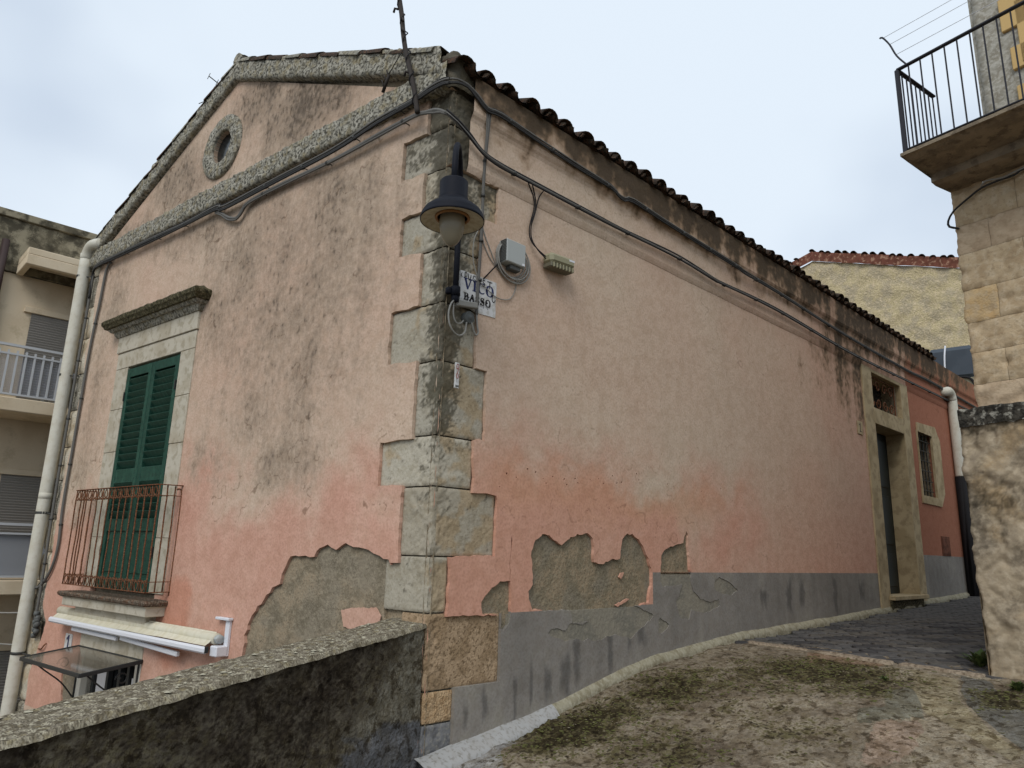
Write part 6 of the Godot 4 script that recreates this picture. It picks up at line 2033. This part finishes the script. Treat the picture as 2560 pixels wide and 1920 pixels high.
	wbox(st, "R", 8.985, 9.205, 3.69, 3.92, 0.02, 0.034, 0.004)
	put(st, "plate", M.doorcasing, n2)
	text("1", 0.2, "Droid Serif", M.ink, XF("R", 9.095, 3.805, 0.0355), "digit", n2)
	var n3 := thing("number_strip", "narrow white strip with red digits 070 on the corner quoins", "number plate", PR(0.175, 2.90, 0.02))
	st = new_st()
	wbox(st, "R", 0.154, 0.198, 2.905, 3.13, 0.012, 0.03, 0.003)
	put(st, "plate", M.enamel, n3)
	for k in 3: text(["0", "7", "0"][k], 0.06, "Droid Sans", M.redink, XF("R", 0.176, 3.095 - k * 0.042, 0.0315), "digit", n3)
	st = new_st()
	for q in [[0.168, 2.955], [0.184, 2.95]]: wbox(st, "R", q[0], q[0] + 0.002, q[1], q[1] + 0.045, 0.0295, 0.0312)
	wbox(st, "R", 0.158, 0.194, 2.915, 2.932, 0.0295, 0.0312)
	put(st, "mark", M.plasticdark, n3)
	# ---- water tank on the far roof
	var tk := thing("water_tank", "blue-grey plastic roof tank with a white strap", "tank", Vector3(-0.65, 6.0, -17.9))
	st = new_st()
	box(st, Transform3D(Basis(UP, 0.12), Vector3(-0.65, 6.78, -18.0)), Vector3(1.12, 0.92, 0.9), 0.12)
	put(st, "body", M.tank, tk)
	st = new_st(true)
	tube(st, curve([Vector3(-0.69, 7.27, -17.55), Vector3(-0.72, 6.95, -17.49), Vector3(-0.74, 6.6, -17.49), Vector3(-0.72, 6.36, -17.5)]), 0.022, 8)
	put(st, "strap", M.white, tk)
	st = new_st(true)
	tube(st, curve([Vector3(-0.72, 6.36, -17.5), Vector3(-0.45, 6.36, -17.48), Vector3(-0.2, 6.3, -17.48), Vector3(-0.1, 6.1, -17.48), Vector3(-0.1, 5.9, -17.48)]), 0.03, 8)
	put(st, "outlet", M.ink, tk)
	st = new_st()
	abox(st, Vector3(-1.1, 5.9, -18.5), Vector3(-0.05, 6.33, -17.52), 0.01)
	put(st, "base", M.kerb, tk)
	# ---- small things: hook, nail wire
	st = new_st(true)
	tube(st, wcurve("L", [[7.3, 0.13, 0.03], [7.15, 0.14, 0.05], [7.08, 0.19, 0.05], [7.06, 0.22, 0.03]], 0.03), 0.009, 6)
	tag(put(st, "iron_hook", M.rust), "small rusty hook below the cable joint on the gable wall", "hook")

func bundle(called: String, label: String, w: String, path: Array, strands: Array, clip: float) -> void:
	var o := thing(called, label, "cable", P(w, path[0][0], path[0][1], path[0][2]))
	for k in strands.size():
		var s: Array = strands[k]
		var q := []
		for i in path.size():
			var p: Array = path[i]
			q.append([p[0], p[1] + s[1] + nz3.get_noise_2d(p[0] * 9 + k * 31, 2.0) * 0.010, p[2] + s[2]])
		var st := new_st(true)
		tube(st, wcurve(w, q, 0.07), s[0], 7)
		put(st, "strand", [M.cable, M.ink, M.conduit][s[3]], o)
	# clips every so often
	var pts := wcurve(w, path, 0.05)
	var acc := 0.0
	for i in range(1, pts.size() - 1):
		acc += pts[i].distance_to(pts[i - 1])
		if acc > clip:
			acc = rng.randf_range(-0.2, 0.2)
			var st := new_st(true)
			var t: Vector3 = (pts[i + 1] - pts[i]).normalized() * 0.012
			tube(st, [pts[i] - t, pts[i] + t], 0.026, 8)
			var nrm := NL if w == "L" else NR
			tube(st, [pts[i], pts[i] - nrm * 0.08], 0.006, 5)
			put(st, "clip", M.strap, o)

# ------------------------------------------------------------------ plants and litter
func weed(called: String, label: String, at: Vector3, r: float, n: int) -> void:
	var o := thing(called, label, "plant", at)
	for mi in 3:
		var st := new_st(true)
		for k in n:
			var a := rng.randf() * TAU
			var l := r * rng.randf_range(0.5, 1.2)
			var tilt := rng.randf_range(0.3, 1.2)
			var d := Vector3(cos(a), 0, sin(a))
			var s := d.cross(UP) * l * 0.13
			var b := at + d * r * 0.15 * rng.randf()
			var m := b + d * l * 0.5 * sin(tilt) + UP * l * 0.6 * cos(tilt)
			var e := b + d * l * sin(tilt) + UP * l * 0.75 * cos(tilt)
			tri(st, b, m + s, m - s)
			tri(st, m + s, e, m - s)
		put(st, "leaves", M.leaf[mi], o)

func build_plants() -> void:
	weed("weed", "leafy green weed at the foot of the garden wall corner", Vector3(2.55, gy(-4.75), -4.7), 0.2, 26)
	weed("grass_tuft", "low grass growing in front of the garden wall", Vector3(3.02, gy(-3.8) + 0.005, -3.85), 0.1, 30)
	weed("grass_tuft", "tiny green sprig in the worn concrete near the border stones", Vector3(2.08, gy(-3.6) + 0.005, -3.55), 0.06, 12)
	# moss cushions and grit on the ramp
	var cushion := new_st(true)
	lathe(cushion, Transform3D.IDENTITY, [Vector2(1.0, -0.2), Vector2(0.85, 0.25), Vector2(0.45, 0.5), Vector2(0.0, 0.55)], 7)
	cushion.generate_normals()
	var stone := new_st()
	box(stone, Transform3D.IDENTITY, Vector3(1.6, 0.7, 1.1), 0.25)
	stone.generate_normals()
	for kind in 2:
		var mm := MultiMesh.new()
		mm.transform_format = MultiMesh.TRANSFORM_3D
		mm.mesh = (cushion if kind == 0 else stone).commit()
		var xs := []
		var blobs := [[0.45, -1.3, 0.5, 1.0, 0.85], [0.6, -2.4, 0.6, 0.9, 0.7], [1.5, -3.6, 1.1, 0.9, 0.75], [1.1, -3.0, 0.9, 0.7, 0.5], [2.0, -3.2, 0.5, 0.5, 0.6], [1.2, -1.3, 0.8, 0.6, 0.5], [3.0, -3.5, 0.35, 0.6, 0.7]]
		var tries := 12000 if kind == 0 else 3500
		for k in tries:
			var x := rng.randf_range(0.1, 3.6)
			var z := rng.randf_range(-4.4, 0.2)
			var q := blob(x, z, blobs) + nz3.get_noise_2d(x * 6, z * 6) * 0.6
			if q < rng.randf_range(0.35, 0.75) and not (kind == 1 and rng.randf() < 0.12): continue
			if z > -4.7 + (x - 0.2) * 0.14 + 4.4 - 0.0 and false: continue
			var s := rng.randf_range(0.004, 0.013) if kind == 0 else rng.randf_range(0.003, 0.008)
			var b := Basis.from_euler(Vector3(rng.randf_range(-0.3, 0.3), rng.randf() * TAU, rng.randf_range(-0.3, 0.3))).scaled(Vector3(s * rng.randf_range(0.8, 1.9), s * 0.7, s * rng.randf_range(0.8, 1.5)))
			var p := Vector3(x, ground_at(x, z) + s * 0.1, z)
			xs.append(Transform3D(b, p))
		mm.instance_count = xs.size()
		for k in xs.size(): mm.set_instance_transform(k, xs[k])
		var mi := MultiMeshInstance3D.new()
		mi.multimesh = mm
		mi.material_override = M.mosstuft if kind == 0 else M.pebble
		mi.name = "moss" if kind == 0 else "grit"
		add_child(mi)
		tag(mi, "brown and olive moss growing over the concrete ramp" if kind == 0 else "loose grit and crumbs scattered on the concrete ramp", "moss" if kind == 0 else "grit", "", "stuff")

# ------------------------------------------------------------------ the scene
func _ready() -> void:
	rng.seed = 20240611
	var cam := Camera3D.new()
	cam.name = "camera"
	add_child(cam)
	cam.transform = Transform3D(Basis(Vector3(0.69756021, 0.02650714, -0.7160357), Vector3(0.14569781, 0.97319089, 0.1779653), Vector3(0.70155677, -0.22846634, 0.67499721)).orthonormalized(), Vector3(4.66586, 1.55, 3.63671))
	cam.fov = rad_to_deg(2.0 * atan(960.0 / 1810.0))
	cam.near = 0.05
	cam.far = 2000.0
	cam.current = true
	var env := Environment.new()
	env.background_mode = Environment.BG_SKY
	var sky := Sky.new()
	var psm := PanoramaSkyMaterial.new()
	psm.panorama = make_sky()
	sky.sky_material = psm
	env.sky = sky
	env.tonemap_mode = Environment.TONE_MAPPER_LINEAR
	env.tonemap_exposure = 1.0
	env.sdfgi_enabled = true
	env.ssao_enabled = true
	env.ssil_enabled = true
	var we := WorldEnvironment.new()
	we.name = "world_environment"
	we.environment = env
	add_child(we)
	var sun := DirectionalLight3D.new()
	sun.name = "sun"
	sun.light_energy = 0.5
	sun.light_angular_distance = 30.0
	sun.light_color = Color(1.0, 0.98, 0.95)
	sun.shadow_enabled = true
	add_child(sun)
	sun.look_at_from_position(Vector3(4.0, 7.5, 7.0), Vector3.ZERO, UP)

	nz3.noise_type = FastNoiseLite.TYPE_SIMPLEX_SMOOTH
	nz3.frequency = 1.0
	nz3.fractal_type = FastNoiseLite.FRACTAL_NONE
	nz3.seed = 5
	nzc.noise_type = FastNoiseLite.TYPE_SIMPLEX_SMOOTH
	nzc.frequency = 1.0
	nzc.fractal_type = FastNoiseLite.FRACTAL_NONE
	nzc.seed = 9
	make_materials()
	M.mast = solid(C(52, 46, 42), 0.8)
	build_ground()
	build_house()
	print("house ", Time.get_ticks_msec())
	build_parapet()
	build_right()
	build_back()
	build_left()
	print("others ", Time.get_ticks_msec())
	build_fittings()
	build_plants()
	print("done ", Time.get_ticks_msec())
